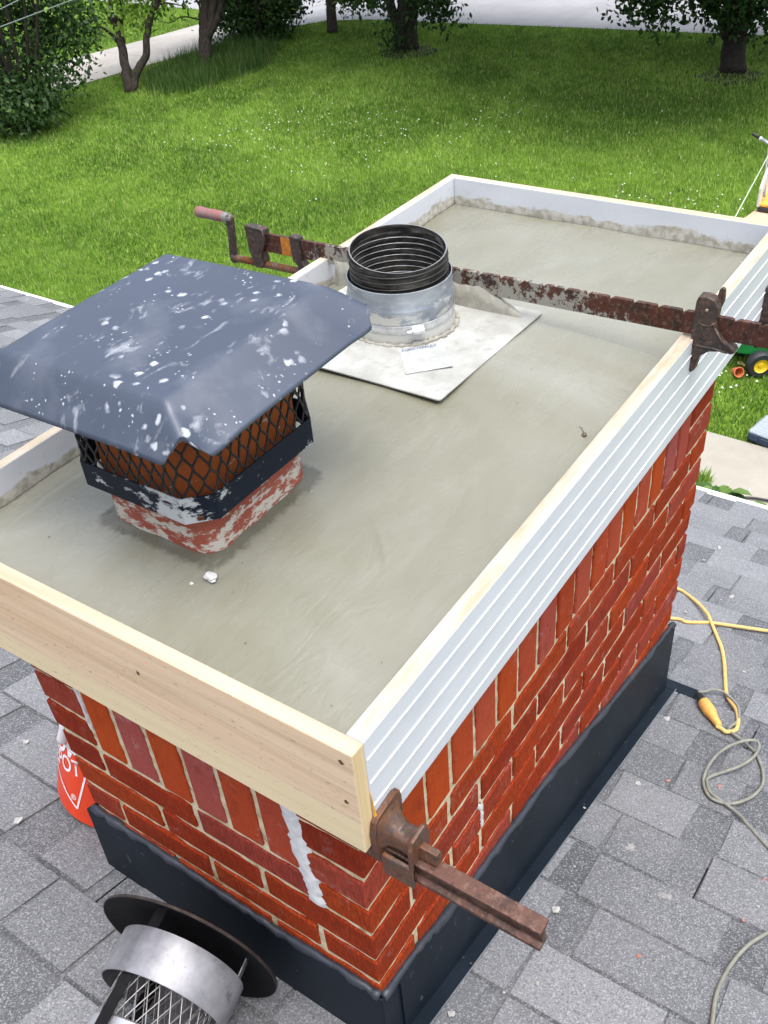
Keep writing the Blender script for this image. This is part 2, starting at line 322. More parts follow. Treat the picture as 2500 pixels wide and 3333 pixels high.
# grass blades
def inpoly(px,py,poly):
    r=np.zeros(px.shape,bool); n=len(poly)
    for i in range(n):
        x0,y0=poly[i];x1,y1=poly[(i+1)%n]
        c=((y0>py)!=(y1>py))&(px<(x1-x0)*(py-y0)/(y1-y0+1e-12)+x0); r^=c
    return r
def patchnoise(x,y,seed,sc_):
    r=np.random.default_rng(seed); v=np.zeros_like(x)
    for k in range(7):
        a=r.uniform(0,6.28);f=sc_*r.uniform(.5,2.2);v+=np.sin((x*np.cos(a)+y*np.sin(a))*f+r.uniform(0,6.28)+1.3*np.sin(x*f*.7+k)+1.1*np.cos(y*f*.6-k))
    return v/7
def blades(name,X,Y,h,wd,mat,lean=.5,ton=None):
    n=len(X); a=RNG.uniform(0,2*np.pi,n); la=RNG.uniform(0,2*np.pi,n); ll=RNG.uniform(.1,1,n)*lean*h
    dx,dy=np.cos(a)*wd/2,np.sin(a)*wd/2
    V=np.empty((n,3,3),np.float32); V[:,0]=np.stack([X-dx,Y-dy,np.full(n,GZ)],1); V[:,1]=np.stack([X+dx,Y+dy,np.full(n,GZ)],1); V[:,2]=np.stack([X+np.cos(la)*ll,Y+np.sin(la)*ll,GZ+h],1)
    me=bpy.data.meshes.new(name); me.vertices.add(3*n); me.vertices.foreach_set('co',V.ravel()); me.loops.add(3*n); me.loops.foreach_set('vertex_index',np.arange(3*n,dtype=np.int32))
    me.polygons.add(n); me.polygons.foreach_set('loop_start',np.arange(0,3*n,3,dtype=np.int32)); me.polygons.foreach_set('loop_total',np.full(n,3,np.int32)); me.update(calc_edges=True)
    ca=me.color_attributes.new('tone','FLOAT_COLOR','CORNER'); t=np.ones((n,3,4),np.float32); t[:,:,0]=(ton if ton is not None else RNG.uniform(0,1,n))[:,None]; t[:,:,1]=RNG.uniform(0,1,n)[:,None]; ca.data.foreach_set('color',t.ravel())
    me.materials.append(mat.m); o=bpy.data.objects.new(name,me); C.objects.link(o); return o
M_grass=leafmat('grass_blade',(.085,.185,.022),(.29,.455,.070),(.46,.52,.18))
M_grassd=leafmat('tall_grass_blade',(.030,.085,.016),(.10,.20,.035),(.26,.28,.12))
excl=[[(18.7,15.9)]+[(x,y) for x,y in roadnear[::-1]]+[(40,-40),(40,40),(20.2,24),(19.8,19.2),(18.43,18.03)],[(6,18),(12.44,16.8),(14.36,16.48),(16.74,16.04),(18.4,16.0),(18.43,18.03),(16.68,18.26),(15.04,18.59),(13.65,18.89),(6,20.3)],[(5.35,-4),(6.72,-4),(6.77,.88),(6.79,1.43),(6.86,2.6),(6.95,3.3),(5.6,3.3)]]
def lawnpts(n,x0,x1,y0,y1,pw=1.0):
    X=RNG.uniform(x0,x1,n);Y=RNG.uniform(y0,y1,n)
    d=np.hypot(X+.5,Y+.46); k=RNG.uniform(0,1,n)<(8.0/np.maximum(d,8))**pw
    # the fan the place is seen from, widened by two metres each side
    ang=np.degrees(np.arctan2(Y+.46,X+.5)); k&=(ang>3)&(ang<66)
    for e in excl: k&=~inpoly(X,Y,e)
    return X[k],Y[k]
X,Y=lawnpts(1250000,5.0,20.9,.2,22,1.1)
t=np.clip(.48+.75*patchnoise(X,Y,3,1.1)+.5*patchnoise(X,Y,5,4.5)+.35*patchnoise(X,Y,6,12)+RNG.normal(0,.2,len(X)),0,1)
d=np.hypot(X,Y)
g=blades('lawn_grass',X,Y,RNG.uniform(.03,.075,len(X)),RNG.uniform(.008,.016,len(X))*np.clip(d/11,.8,1.7),M_grass,.6,t); tag(g,kind='stuff')
X=RNG.uniform(12,17.6,36000);Y=RNG.uniform(13.0,16.2,36000)
k=inpoly(X,Y,[(13.6,14.95),(13.4,14.35),(14.0,13.95),(15.7,13.8),(16.9,14.5),(17.0,15.5),(15.3,15.75),(14.3,15.5)]); X,Y=X[k],Y[k]; X=X+RNG.normal(0,.16,len(X)); Y=Y+RNG.normal(0,.16,len(Y))
tg=blades('tall_grass',X,Y,RNG.uniform(.08,.42,len(X))*(.55+.45*np.clip(patchnoise(X,Y,8,2.)+.8,0,1)),RNG.uniform(.012,.024,len(X)),M_grassd,.35); tag(tg,kind='stuff')
X,Y=lawnpts(9000,19.0,60,15,45,0); 
# clover flowers
cl=[(11.81,11.1,1.0,90),(12.4,10.44,1.0,110),(14.09,7.27,1.0,80),(11.76,4.27,.6,50),(11.57,3.08,.6,60),(11.26,8.08,1.6,60),(7.4,1.5,.5,60),(10.5,4.5,1.6,60),(12.8,9.0,1.4,80),(15,6,2,30),(8.6,2.6,.6,20)]
b=MB()
for cx,cy,s_,n in cl:
    for _ in range(int(n*.4)):
        x=random.gauss(cx,s_*.6);y=random.gauss(cy,s_*.6)
        if any(inpoly(np.array([x]),np.array([y]),e)[0] for e in excl): continue
        r=random.uniform(.009,.017); z=GZ+random.uniform(.055,.085)
        b.add([(x+r,y,z),(x,y+r,z),(x-r,y,z),(x,y-r,z),(x,y,z+r),(x,y,z-r)],[(0,1,4),(1,2,4),(2,3,4),(3,0,4),(1,0,5),(2,1,5),(3,2,5),(0,3,5)])
tag(b.build('clover_flowers',flat('clover_white',(.52,.55,.45),.8)),kind='stuff')
# ---------------------------------------------------------------- trees
M_bark=NT('bark',.9,spec=.2); _f=M_bark.noise(1,(30,30,6),det=6,rough=.7); M_bark.col(M_bark.mix(M_bark.step(_f,.35,.65),(.016,.012,.010),(.060,.050,.042))); M_bark.bump(_f,.8,.02)
M_leafdark=leafmat('dark_leaf',(.010,.034,.009),(.042,.098,.020),(.10,.17,.04))
M_leafmid=leafmat('mid_leaf',(.020,.062,.010),(.065,.150,.022),(.13,.22,.04))
M_leafbright=leafmat('bright_leaf',(.09,.19,.02),(.20,.34,.04),(.30,.40,.08))
def leaves(centres,n,sz,flatten=.7):
    c=np.array([q[:3] for q in centres]);r=np.array([q[3] for q in centres]); wgt=r**2/np.sum(r**2)
    i=RNG.choice(len(c),n,p=wgt); u=RNG.normal(0,1,(n,3)); u/=np.linalg.norm(u,axis=1)[:,None]; rad=r[i]*RNG.uniform(.35,1.05,n)**.6
    # sub clumps give an uneven outline and gaps
    P=c[i]+u*rad[:,None]*np.array([1,1,flatten]); sub=RNG.normal(0,1,(n//14+1,3)); P=P[RNG.integers(0,n,n//14+1)][np.arange(n)//14]+RNG.normal(0,sz*1.5,(n,3))
    a=RNG.normal(0,1,(n,3));a[:,2]-=.4;a/=np.linalg.norm(a,axis=1)[:,None]; bb=np.cross(a,RNG.normal(0,1,(n,3)));bb/=np.linalg.norm(bb,axis=1)[:,None]
    s_=sz*RNG.uniform(.6,1.3,n)[:,None]
    V=np.stack([P,P+a*s_*.5+bb*s_*.28,P+a*s_,P+a*s_*.5-bb*s_*.28],1)
    return V,np.clip(RNG.uniform(0,1,n)*.6+.4*RNG.uniform(0,1,n//14+1)[np.arange(n)//14],0,1)
def leafmesh(name,V,t,mat,parent):
    n=len(V); me=bpy.data.meshes.new(name); me.vertices.add(4*n); me.vertices.foreach_set('co',V.astype(np.float32).ravel()); me.loops.add(4*n); me.loops.foreach_set('vertex_index',np.arange(4*n,dtype=np.int32))
    me.polygons.add(n); me.polygons.foreach_set('loop_start',np.arange(0,4*n,4,dtype=np.int32)); me.polygons.foreach_set('loop_total',np.full(n,4,np.int32)); me.update(calc_edges=True)
    ca=me.color_attributes.new('tone','FLOAT_COLOR','CORNER'); tt=np.ones((n,4,4),np.float32); tt[:,:,0]=t[:,None]; tt[:,:,1]=RNG.uniform(0,1,n)[:,None]; ca.data.foreach_set('color',tt.ravel())
    me.materials.append(mat.m); o=bpy.data.objects.new(name,me); C.objects.link(o); setp(o,parent); return o
def tree(name,label,cat,base,limbs,clumps,n,sz,mat,crown='crown',over=(),low=0):
    t=thing(name,label,cat,base); b=MB()
    for pts,r0,r1 in limbs:
        P=smoothpath(pts,5); P=[p+Vector((random.gauss(0,.008),random.gauss(0,.008),0)) for p in P]; m=len(P)
        b.tube(P,[r0+(r1-r0)*i/(m-1) for i in range(m)],9)
    part(b,'trunk',M_bark,t,smooth=True)
    V,tt=leaves(clumps,n,sz)
    if low:
        k_=[c for c in clumps if c[3]<=.36]; V2,t2=leaves(k_,low,.11); V=np.concatenate([V,V2]); tt=np.concatenate([tt,t2])
    for (c_,r_,k_,rs_,sd_,nn_) in over:  # unseen leaf clumps above the view, added and enlarged to deepen lawn shade
        V2,t2=leaves([(a_[0],a_[1],c_[2]+(a_[2]-c_[2])*.62,a_[3]) for a_ in ball(c_,r_,k_,rs_,sd_)],nn_,.16,.6); V=np.concatenate([V,V2]); tt=np.concatenate([tt,t2])
    leafmesh(crown,V,tt,mat,t); return t
def ball(c,r,n,rs,seed):
    q=random.Random(seed); out=[]
    for _ in range(n):
        u=Vector((q.gauss(0,1),q.gauss(0,1),q.gauss(0,1))).normalized()*r*q.uniform(.3,1)
        out.append((c[0]+u[0],c[1]+u[1],c[2]+u[2]*.75,rs*q.uniform(.6,1.2)))
    return out
# left shrub tree, many stems
lb=(10.9,15.35,GZ)
lim=[]
for k in range(9):
    q=random.Random(k+40); dx,dy=q.uniform(-.45,.5),q.uniform(-.5,.45); lim.append(([(lb[0]+dx*.35,lb[1]+dy*.35,GZ-.05),(lb[0]+dx*.8,lb[1]+dy*.8,GZ+.9),(lb[0]+dx*1.6,lb[1]+dy*1.6,GZ+2.0),(lb[0]+dx*2.4,lb[1]+dy*2.4,GZ+3.2)],.045,.015))
cl_=ball((lb[0]+.1,lb[1]+.5,GZ+3.2),1.6,26,.6,1)+ball((lb[0]-.3,lb[1]+.2,GZ+.85),.75,10,.42,2)+[(11.221,14.960,-2.887)[:3]+(.5,),(11.783,14.870,-2.705)[:3]+(.45,),(10.987,14.471,-2.852)[:3]+(.3,),(11.991,15.171,-2.259)[:3]+(.6,),(11.394,15.610,-2.208)[:3]+(.8,),(11.855,15.606,-1.902)[:3]+(.8,),(10.521,15.145,-3.136)[:3]+(.55,),(10.555,14.628,-3.175)[:3]+(.42,),(10.369,14.885,-3.329)[:3]+(.45,),(12.381,15.169,-2.187)[:3]+(.38,)]
tree('shrub_tree','large dark green many stemmed shrub beside the driveway at the left edge','tree',lb,lim,cl_,26000,.10,M_leafdark)
# forked young tree
tree('forked_tree','thin tree forked from the ground, bright leaves, in front of the driveway','tree',(13.3,15.2,GZ),
 [([(13.255,15.186,-3.717),(13.429,15.363,-3.402),(13.646,15.577,-3.015),(13.817,15.725,-2.725),(14.009,15.842,-2.439),(14.338,16.022,-1.962)],.105,.055),
  ([(13.276,15.155,-3.719),(13.567,15.211,-3.378),(13.823,15.144,-3.167),(13.971,15.164,-2.837),(14.212,15.139,-2.446),(14.426,15.085,-2.268),(14.674,14.911,-1.986)],.085,.05),
  ([(13.679,15.663,-2.915),(13.609,15.840,-2.688),(13.477,15.961,-2.568)],.04,.015),([(13.767,15.766,-2.745),(13.773,15.929,-2.451),(13.761,16.081,-2.183),(13.825,16.252,-1.986)],.04,.015),([(13.883,15.795,-2.604),(13.846,15.887,-2.409),(14.062,16.032,-2.075)],.06,.03),([(14.216,15.134,-2.447),(14.348,14.936,-2.301),(14.467,14.492,-2.359)],.03,.008)],
 [(14.050,15.382,-2.263)+(.42,),(13.934,15.589,-2.223)+(.35,),(13.887,15.361,-2.446)+(.28,),(14.117,15.216,-2.323)+(.3,),(13.473,16.013,-2.368)+(.25,),(14.309,15.658,-1.786)+(.9,),(14.043,16.121,-1.701)+(.9,),(14.638,15.297,-1.726)+(.9,),(14.526,14.869,-2.333)+(.2,)],2300,.13,M_leafbright)
# multi trunk tree in the tall grass
tree('grey_trunk_tree','smooth grey tree splitting into three trunks out of the tall grass','tree',(15.15,14.97,GZ),
 [([(15.064,14.835,-3.758),(15.377,15.005,-3.307),(15.550,15.100,-3.056),(15.744,15.234,-2.754),(16.154,15.472,-2.151)],.15,.10),([(15.460,15.022,-3.208),(15.760,15.070,-2.865),(16.183,15.286,-2.264)],.1,.07),([(15.509,15.020,-3.160),(15.733,14.968,-2.970),(16.005,14.986,-2.678),(16.325,15.074,-2.282)],.08,.05),([(15.782,15.320,-2.649),(15.805,15.498,-2.488)],.03,.02),([(15.629,15.237,-2.870),(15.351,15.518,-2.775),(15.063,15.611,-2.837),(14.975,15.848,-2.745)],.018,.005)],
 [(16.270,15.659,-1.725)+(1.0,),(16.727,15.045,-1.730)+(1.0,),(15.954,16.062,-1.739)+(.8,),(15.549,15.554,-2.546)+(.14,)],3000,.13,M_leafmid)
# dense bush at the driveway mouth
bc=(17.5,15.3,GZ)
tree('dense_bush','round dense dark bush where the driveway meets the road','bush',bc,[([(bc[0]+.1*k,bc[1]+.1*k,GZ-.05),(bc[0]+.25*k,bc[1]+.2*k,GZ+1),(bc[0]+.4*k,bc[1]+.3*k,GZ+1.9)],.05,.02) for k in (-2,-1,0,1,2)],
 [(17.551,15.364,-3.241)+(.55,),(17.324,15.628,-3.271)+(.55,),(17.863,15.171,-3.232)+(.5,),(17.479,15.976,-3.006)+(.5,),(17.898,15.502,-2.942)+(.7,),(18.090,15.061,-3.084)+(.4,),(17.857,15.869,-2.701)+(.8,),(18.276,15.318,-2.696)+(.7,),(17.225,15.313,-3.452)+(.4,),(17.515,15.189,-3.413)+(.4,),(17.440,16.149,-2.913)+(.35,)],11000,.11,M_leafdark)
# thin trunk
tree('slender_tree','slender single brown trunk standing near the kerb of the road','tree',(18.62,14.13,GZ),
 [([(18.549,14.078,-3.696),(18.794,14.251,-3.311),(19.376,14.615,-2.434)],.13,.10)],[(19.396,14.505,-2.011)+(1.1,),(18.375,13.458,-2.889)+(.22,),(18.377,13.232,-3.060)+(.15,),(18.265,13.511,-2.960)+(.14,),(18.850,13.522,-2.677)+(.6,)],4200,.11,M_leafmid)
# thick dark tree
tree('thick_trunk_tree','thick dark trunk with ivy at its foot in the middle of the far lawn edge','tree',(17.79,11.59,GZ),
 [([(17.728,11.551,-3.719),(17.919,11.678,-3.425),(18.174,11.795,-3.074),(18.652,12.076,-2.367)],.26,.20),([(17.849,11.712,-3.471),(17.945,11.924,-3.209),(18.076,12.155,-2.897),(18.291,12.475,-2.431)],.12,.09),([(18.140,11.703,-3.179),(18.403,11.737,-2.884),(18.823,11.749,-2.444)],.14,.1)],
 [(17.551,11.674,-3.318)+(.16,),(17.430,11.645,-3.464)+(.14,),(17.963,11.089,-2.858)+(.2,),(18.135,10.901,-2.827)+(.2,),(17.993,10.803,-3.049)+(.08,),(17.410,11.986,-2.734)+(.15,),(17.962,11.229,-2.752)+(.25,)]+ball((16.6,11.0,.9),2.6,22,.9,4),9500,.13,M_leafdark,low=1100,over=[((18.6,12.0,.1),2.6,24,1.2,28,30000),((18.7,8.6,.1),2.6,24,1.2,29,30000),((16.8,11.0,.75),3.0,32,1.1,8,46000),((16.8,7.7,.7),2.9,30,1.1,18,46000)])
# right tree
tree('broad_tree','broad tree with a fluted trunk and low hanging branches at the right','tree',(17.98,4.84,GZ),
 [([(17.901,4.813,-3.690),(18.084,4.913,-3.426),(18.312,4.994,-3.130),(18.542,5.070,-2.834),(18.912,5.241,-2.324)],.235,.15),([(18.222,5.068,-3.165),(18.223,5.230,-2.876),(18.000,5.463,-2.600),(17.718,5.777,-2.322)],.12,.05),([(18.366,4.913,-3.137),(18.648,4.851,-2.894),(18.902,4.713,-2.741),(19.170,4.552,-2.590)],.11,.06),([(18.350,5.058,-3.042),(18.511,5.238,-2.737),(18.687,5.456,-2.389)],.09,.06)],
 [(17.150,5.924,-2.466)+(.3,),(16.996,6.194,-2.416)+(.25,),(16.816,6.332,-2.495)+(.14,),(17.301,5.594,-2.566)+(.14,),(17.848,4.890,-2.547)+(.35,),(17.850,4.656,-2.725)+(.12,),(17.643,5.165,-2.708)+(.12,),(18.080,4.427,-2.666)+(.3,),(17.486,5.021,-2.980)+(.07,),(17.824,4.347,-2.989)+(.16,),(17.573,5.330,-2.490)+(.25,),(16.664,6.720,-2.351)+(.1,)]+ball((15.9,4.8,.9),2.6,22,.95,5),11000,.13,M_leafdark,low=2200,over=[((18.6,5.0,.1),2.6,24,1.2,38,30000),((18.3,1.5,.1),2.6,24,1.2,39,20000),((16.4,4.2,.7),3.3,36,1.1,9,56000)])
# leaf litter rings under the two big trees
for (x,y,nm) in ((17.6,11.4,'mulch_bed'),(17.75,4.8,'mulch_bed')):
    b=MB(); n=26; V=[(x,y,GZ+.03)]+[(x+math.cos(a)*.55*random.uniform(.8,1.2),y+math.sin(a)*.55*random.uniform(.8,1.2),GZ+.02) for a in [6.283*k/n for k in range(n)]]
    b.add(V,[(0,1+k,1+(k+1)%n) for k in range(n)]); tag(b.build(nm,flat('mulch',(.030,.022,.012),.95,0,.4,30)),kind='structure')
# weeds by the eave
def weed(name,label,base,spec,seed):
    t=thing(name,label,'plant',base,None); q=random.Random(seed); st=MB(); lf=MB()
    for (tip,nl) in spec:
        P=smoothpath([base,((base[0]+tip[0])/2+q.uniform(-.02,.02),(base[1]+tip[1])/2,(base[2]+tip[2])/2+.02),tip],4); st.tube(P,.005,6)
        for k in range(nl):
            a=q.uniform(0,6.28)+k*2.4; L=q.uniform(.10,.17); d=Vector((math.cos(a),math.sin(a),q.uniform(-.1,.3))).normalized(); s_=d.cross(Vector((0,0,1))).normalized()*L*.24; p=Vector(tip); p.z-=k*.02; up=Vector((0,0,.012))
            m1=p+d*L*.35; lf.cur=(q.random(),q.random(),0,1)
            lf.add([p,m1+s_+up,p+d*L*.75+s_*.7,p+d*L-up*2,p+d*L*.75-s_*.7,m1-s_+up,p+d*L*.5-up*.4],[(0,1,6),(1,2,6),(2,3,6),(3,4,6),(4,5,6),(5,0,6)])
    part(st,'stem',flat('stem_green',(.12,.2,.04),.6),t,smooth=True); part(lf,'foliage',M_leafmid,t); return t
wb=(5.763,0.947,-3.600)
weed('weed','leafy green weed growing up at the roof eave by the walkway',(wb[0],wb[1],GZ),[((5.459,0.945,-3.220),5),((5.474,0.837,-3.220),5),((5.384,0.886,-3.220),4)],3)
wb=(5.787,0.740,-3.600)
weed('weed','small weed with four leaves, nearest the right edge of the photo, over the eave',(wb[0],wb[1],GZ),[((5.352,0.676,-3.220),4)],5)
X=RNG.uniform(5.5,6.1,9000);Y=RNG.uniform(1.15,1.9,9000); gx=blades('weed_patch',X,Y,RNG.uniform(.04,.16,len(X)),RNG.uniform(.01,.03,len(X)),M_grass,.8); tag(gx,kind='stuff')
# overhead wires
for nm,a,b_,lab in (('overhead_wire',(6.272,9.236,-0.660),(7.272,9.176,-0.495),'pale overhead wire crossing the top left corner, the upper one'),('overhead_wire',(5.919,8.803,-0.706),(7.812,8.607,-0.542),'pale overhead wire crossing the shrub at top left, the lower one')):
    b=MB(); b.tube([a,b_],.0055,6); tag(b.build(nm,flat('cable_grey',(.13,.17,.16),.6)),lab,'wire')
# ---------------------------------------------------------------- house roof
house=thing('house','low house whose grey shingled roof carries the brick chimney','house',(1,2,GZ))
SL=math.atan(.318); cs,sn=math.cos(SL),math.sin(SL)
def RP(u,v,n=0): return (u*cs+n*sn,v,-.405-u*sn+n*cs)
EX=.1425; UE=2.768/cs
b=MB(); q=random.Random(11)
V0,V1=-3.2,8.5; k=0; u1=UE
while u1>-2.6:
    u0=u1-EX; v=V0+q.uniform(-.9,0); b.cur=(.5,0,0,1)
    # underlay of the course: butt edge stands up 5 mm over the next course
    while v<V1:                                            # individual one metre shingles, hairline joints
        L=1.0; e=q.uniform(-.002,.002); nj=q.uniform(-.0006,.0006)
        vv=v+.0018; ve=v+L-.0018; tone=q.uniform(.1,.35)
        b.cur=(tone,0,0,1)
        pa=[RP(u0-.03,vv,.0005),RP(u1+e,vv,.0055+nj),RP(u1+e,ve,.0055+nj),RP(u0-.03,ve,.0005),RP(u1+e,vv,-.002),RP(u1+e,ve,-.002)]
        b.add(pa,[(0,1,2,3),(1,4,5,2)])
        s_=vv+q.uniform(0,.07)                             # laminated tabs
        while s_<ve-.12:
            w_=min(q.uniform(.13,.27),ve-s_); b.cur=(min(1,max(0,q.choice([.42,.55,.65,.75,.92])+q.uniform(-.1,.1))),0,0,1)
            f=.004; c0=u0-.002
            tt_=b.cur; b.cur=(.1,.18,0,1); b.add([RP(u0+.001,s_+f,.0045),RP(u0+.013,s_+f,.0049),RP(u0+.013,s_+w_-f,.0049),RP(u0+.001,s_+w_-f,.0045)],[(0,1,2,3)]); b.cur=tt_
            P=[RP(c0,s_+f,.0035),RP(u1+e,s_,.0105+nj),RP(u1+e,s_+w_,.0105+nj),RP(c0,s_+w_-f,.0035),RP(c0,s_+f,.0005),RP(u1+e,s_,.0045),RP(u1+e,s_+w_,.0045),RP(c0,s_+w_-f,.0005)]
            b.add(P,[(0,1,2,3),(1,5,6,2),(0,4,5,1),(3,2,6,7)])
            s_+=w_+(q.uniform(.03,.10) if q.random()<.55 else .004)
        v+=L
    b.cur=(.0,.35,0,1); vv=V0
    while vv<V1:
        L2=q.uniform(.12,.3); wv=q.uniform(.008,.016); b.add([RP(u0+.0,vv,.0112),RP(u0+wv,vv,.0108),RP(u0+wv,vv+L2,.0108),RP(u0+.0,vv+L2,.0112)],[(0,1,2,3)]) if False else None; vv+=L2
    b.cur=(0,1,0,1)
    u1-=EX; k+=1
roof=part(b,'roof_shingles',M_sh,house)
b=MB(); b.box((0,0,0),(1,1,1)); b=MB()
pts=[RP(-2.75,V0),RP(UE-.004,V0),RP(UE-.004,V1),RP(-2.75,V1)]; dn=[(p[0],p[1],p[2]-.12) for p in pts]
b.add([(p[0],p[1],p[2]-.004) for p in pts]+dn,[(0,1,2,3),(7,6,5,4),(0,4,5,1),(1,5,6,2),(2,6,7,3),(3,7,4,0)])
part(b,'roof_deck',flat('roof_felt',(.02,.02,.022),.9),house)
b=MB(); ex=UE*cs; ez=rz(ex)
b.box((ex-.002,V0,ez-.05),(ex+.028,V1,ez+.006)); b.box((ex+.0,V0,ez-.16),(ex+.012,V1,ez-.052)); part(b,'drip_edge',flat('white_trim',(.82,.82,.82),.45),house)
b=MB(); b.box((-5.0,V0+.3,GZ),(ex-.45,V1-.3,ez-.15)); part(b,'wall',flat('cream_siding',(.6,.58,.5),.8),house)
# ---------------------------------------------------------------- chimney
ch=thing('brick_chimney','red brick chimney with a soldier course, dark metal flashing and wet concrete crown','chimney',(.62,.3,-.6))
PZ=.0664; PS=.0674; J=.0115
zs=[-.0 -PZ*i for i in range(0,18)]                        # bed joint centres going down
def xe(z): return 1.298+(.12*z if z<0 else 0)
def ye(z): return .602+(.05*z)
b=MB(); q=random.Random(5)
def tn(sold=False):
    if sold: return (q.uniform(.55,1),q.choice([0,0,.25,.5]),.9,1)
    return (q.uniform(.0,.6),q.choice([0,0,0,.15,.35]),0,1)
def bk(x0,x1,y0,y1,z0,z1,col=None,ch_=.0020):
    b.cur=col or tn(); j=lambda s_=.0018:q.uniform(-s_,s_)
    b.cbox((x0,y0,z0),(x1,y1,z1),ch_,j=.0007)
D=.09; h=J/2
def face_courses(z0,z1,i):
    odd=(i%2==1); zc=(z0+z1)/2; X1=xe(zc)+q.uniform(-.003,.003); Y1=ye(zc)+q.uniform(-.003,.003)
    jr=.208 if odd else .099; jf=.100 if odd else .199
    hz=h+q.uniform(-.0012,.0012)
    a,c=z0+hz,z1-hz; o=lambda:q.uniform(-.0009,.0009)
    # near corner brick: long on one face, header on the other
    if odd: bk(0+o(),jr-h,0+o(),jf-h,a,c)
    else: bk(0+o(),jr-h,0+o(),jf-h,a,c)
    x=jr
    while x<X1-.02:
        x2=x+.199
        if x2>X1-.05: x2=X1+h
        bk(x+h,x2-h,0+o(),D,a,c); x=x2
    y=jf+ (0 if odd else 0)
    ys=[.100,.313,.513] if odd else [.199,.403]
    for k_,y in enumerate(ys):
        y2=ys[k_+1] if k_+1<len(ys) else Y1+h
        bk(0+o(),D,y+h,y2-h,a,c)
    # far and left faces
    y=.1 if odd else 0.0
    y=D+h
    while y<Y1-.03:
        y2=min(y+.2,Y1+h)
        if y2>Y1-.06: y2=Y1+h
        bk(X1-D,X1,y+h-.01,y2-h,a,c); y=y2
    x=D+h
    while x<X1-D-.03:
        x2=x+.2
        if x2>X1-D-.06: x2=X1-D
        bk(x+h-.01,x2-h,Y1-D,Y1,a,c); x=x2
for i in range(1,17): face_courses(zs[i],zs[i-1],i)
# top zone: soldiers between stacked corner bricks, one stretcher course above
c0,d0=.1044,.0833; NF,NR=6,16
for i in range(3):
    z0,z1=i*PS+h,(i+1)*PS-h; o=lambda:q.uniform(-.0015,.0015)
    bk(o(),d0-h,o(),c0-h,z0,z1); bk(d0+NR*PS+h,xe(0)+o(),o(),.1,z0,z1); bk(o(),.1,c0+NF*PS+h,ye(0)+.006+o(),z0,z1); bk(xe(0)-.1,xe(0),ye(0)-.1,ye(0),z0,z1)
fc=[(.35,.0),(.15,.35),(.6,.05),(.25,.65),(.8,.0),(.35,1.0),(.95,.0)]   # front soldiers from right to left
fc=[(.45,.25),(.55,.12),(.35,.7),(.75,.05),(.45,.8),(.85,.0)]
for k in range(NF):
    t_=fc[k]; bk(q.uniform(-.0012,.0012),D,c0+k*PS+h,c0+(k+1)*PS-h,h,3*PS-h,(t_[0],t_[1],.9,1))
for k in range(NR):
    pu=[.0,.0,.1,.3,.0,.2,.5,.05,.4,.1,.3,.0,.3,.0,.8,.5][k]; bk(d0+k*PS+h,d0+(k+1)*PS-h,q.uniform(-.0012,.0012),D,h,3*PS-h,(q.uniform(.35,.8),pu,.9,1))
for k in range(16): bk(.1+k*.07,.1+(k+1)*.07-J,ye(0)-D,ye(0),h,3*PS-h,tn(True))
for k in range(6): bk(xe(0)-D,xe(0),.105+k*.065,.105+(k+1)*.065-J,h,3*PS-h,tn(True))
z0,z1=3*PS+h,.272
x=0
while x<1.2: bk(x+h*(x>0),min(x+.2-h,xe(0)),0,D,z0,z1); bk(x+h*(x>0),min(x+.2-h,xe(0)),ye(0)-D,ye(0),z0,z1); x+=.2
bk(1.205,xe(0),0,D,z0,z1); bk(1.205,xe(0),ye(0)-D,ye(0),z0,z1)
y=D+.01
while y<.5: bk(0,D,y,min(y+.19,ye(0)-D-.01),z0,z1); bk(xe(0)-D,xe(0),y,min(y+.19,ye(0)-D-.01),z0,z1); y+=.2
part(b,'brick_courses',M_brick,ch)
# mortar body, uneven surface a few millimetres behind the brick faces
def nz(a,c,s1=1): return math.sin(a*91+1.3*math.sin(c*77))*.5+math.sin(c*133+a*61)*.3+math.sin(a*257+c*211)*.25+math.sin(c*401-a*173)*.2
b=MB()
def grid(nu,nv,fn):
    V=[fn(i/nu,j/nv) for i in range(nu+1) for j in range(nv+1)]; Fc=[(i*(nv+1)+j,(i+1)*(nv+1)+j,(i+1)*(nv+1)+j+1,i*(nv+1)+j+1) for i in range(nu) for j in range(nv)]; b.add(V,Fc)
dp=lambda s_,z: .0036+.0010*nz(s_,z)+.006*max(0,math.sin(s_*23+z*9)-.75)
zl,zt=-1.05,.273
def fR(s_,t_): z=zl+(zt-zl)*t_; x=dp(0,z)+(xe(z)-.008)*s_; return (x,dp(x,z),z)
def fF(s_,t_): z=zl+(zt-zl)*t_; y=dp(0,z)+(ye(z)-.008)*s_; return (dp(y+3,z),y,z)
def fL(s_,t_): z=zl+(zt-zl)*t_; return (.004+(xe(z)-.008)*s_,ye(z)-.005,z)
def fB(s_,t_): z=zl+(zt-zl)*t_; return (xe(z)-.005,.004+(ye(z)-.008)*s_,z)
grid(300,240,fR); grid(140,240,fF); grid(20,20,fL); grid(20,20,fB)
b.add([(.004,.004,zt),(xe(0)-.006,.004,zt),(xe(0)-.006,ye(0)-.006,zt),(.004,ye(0)-.006,zt)],[(0,1,2,3)])
part(b,'mortar',M_mortar,ch,smooth=True)
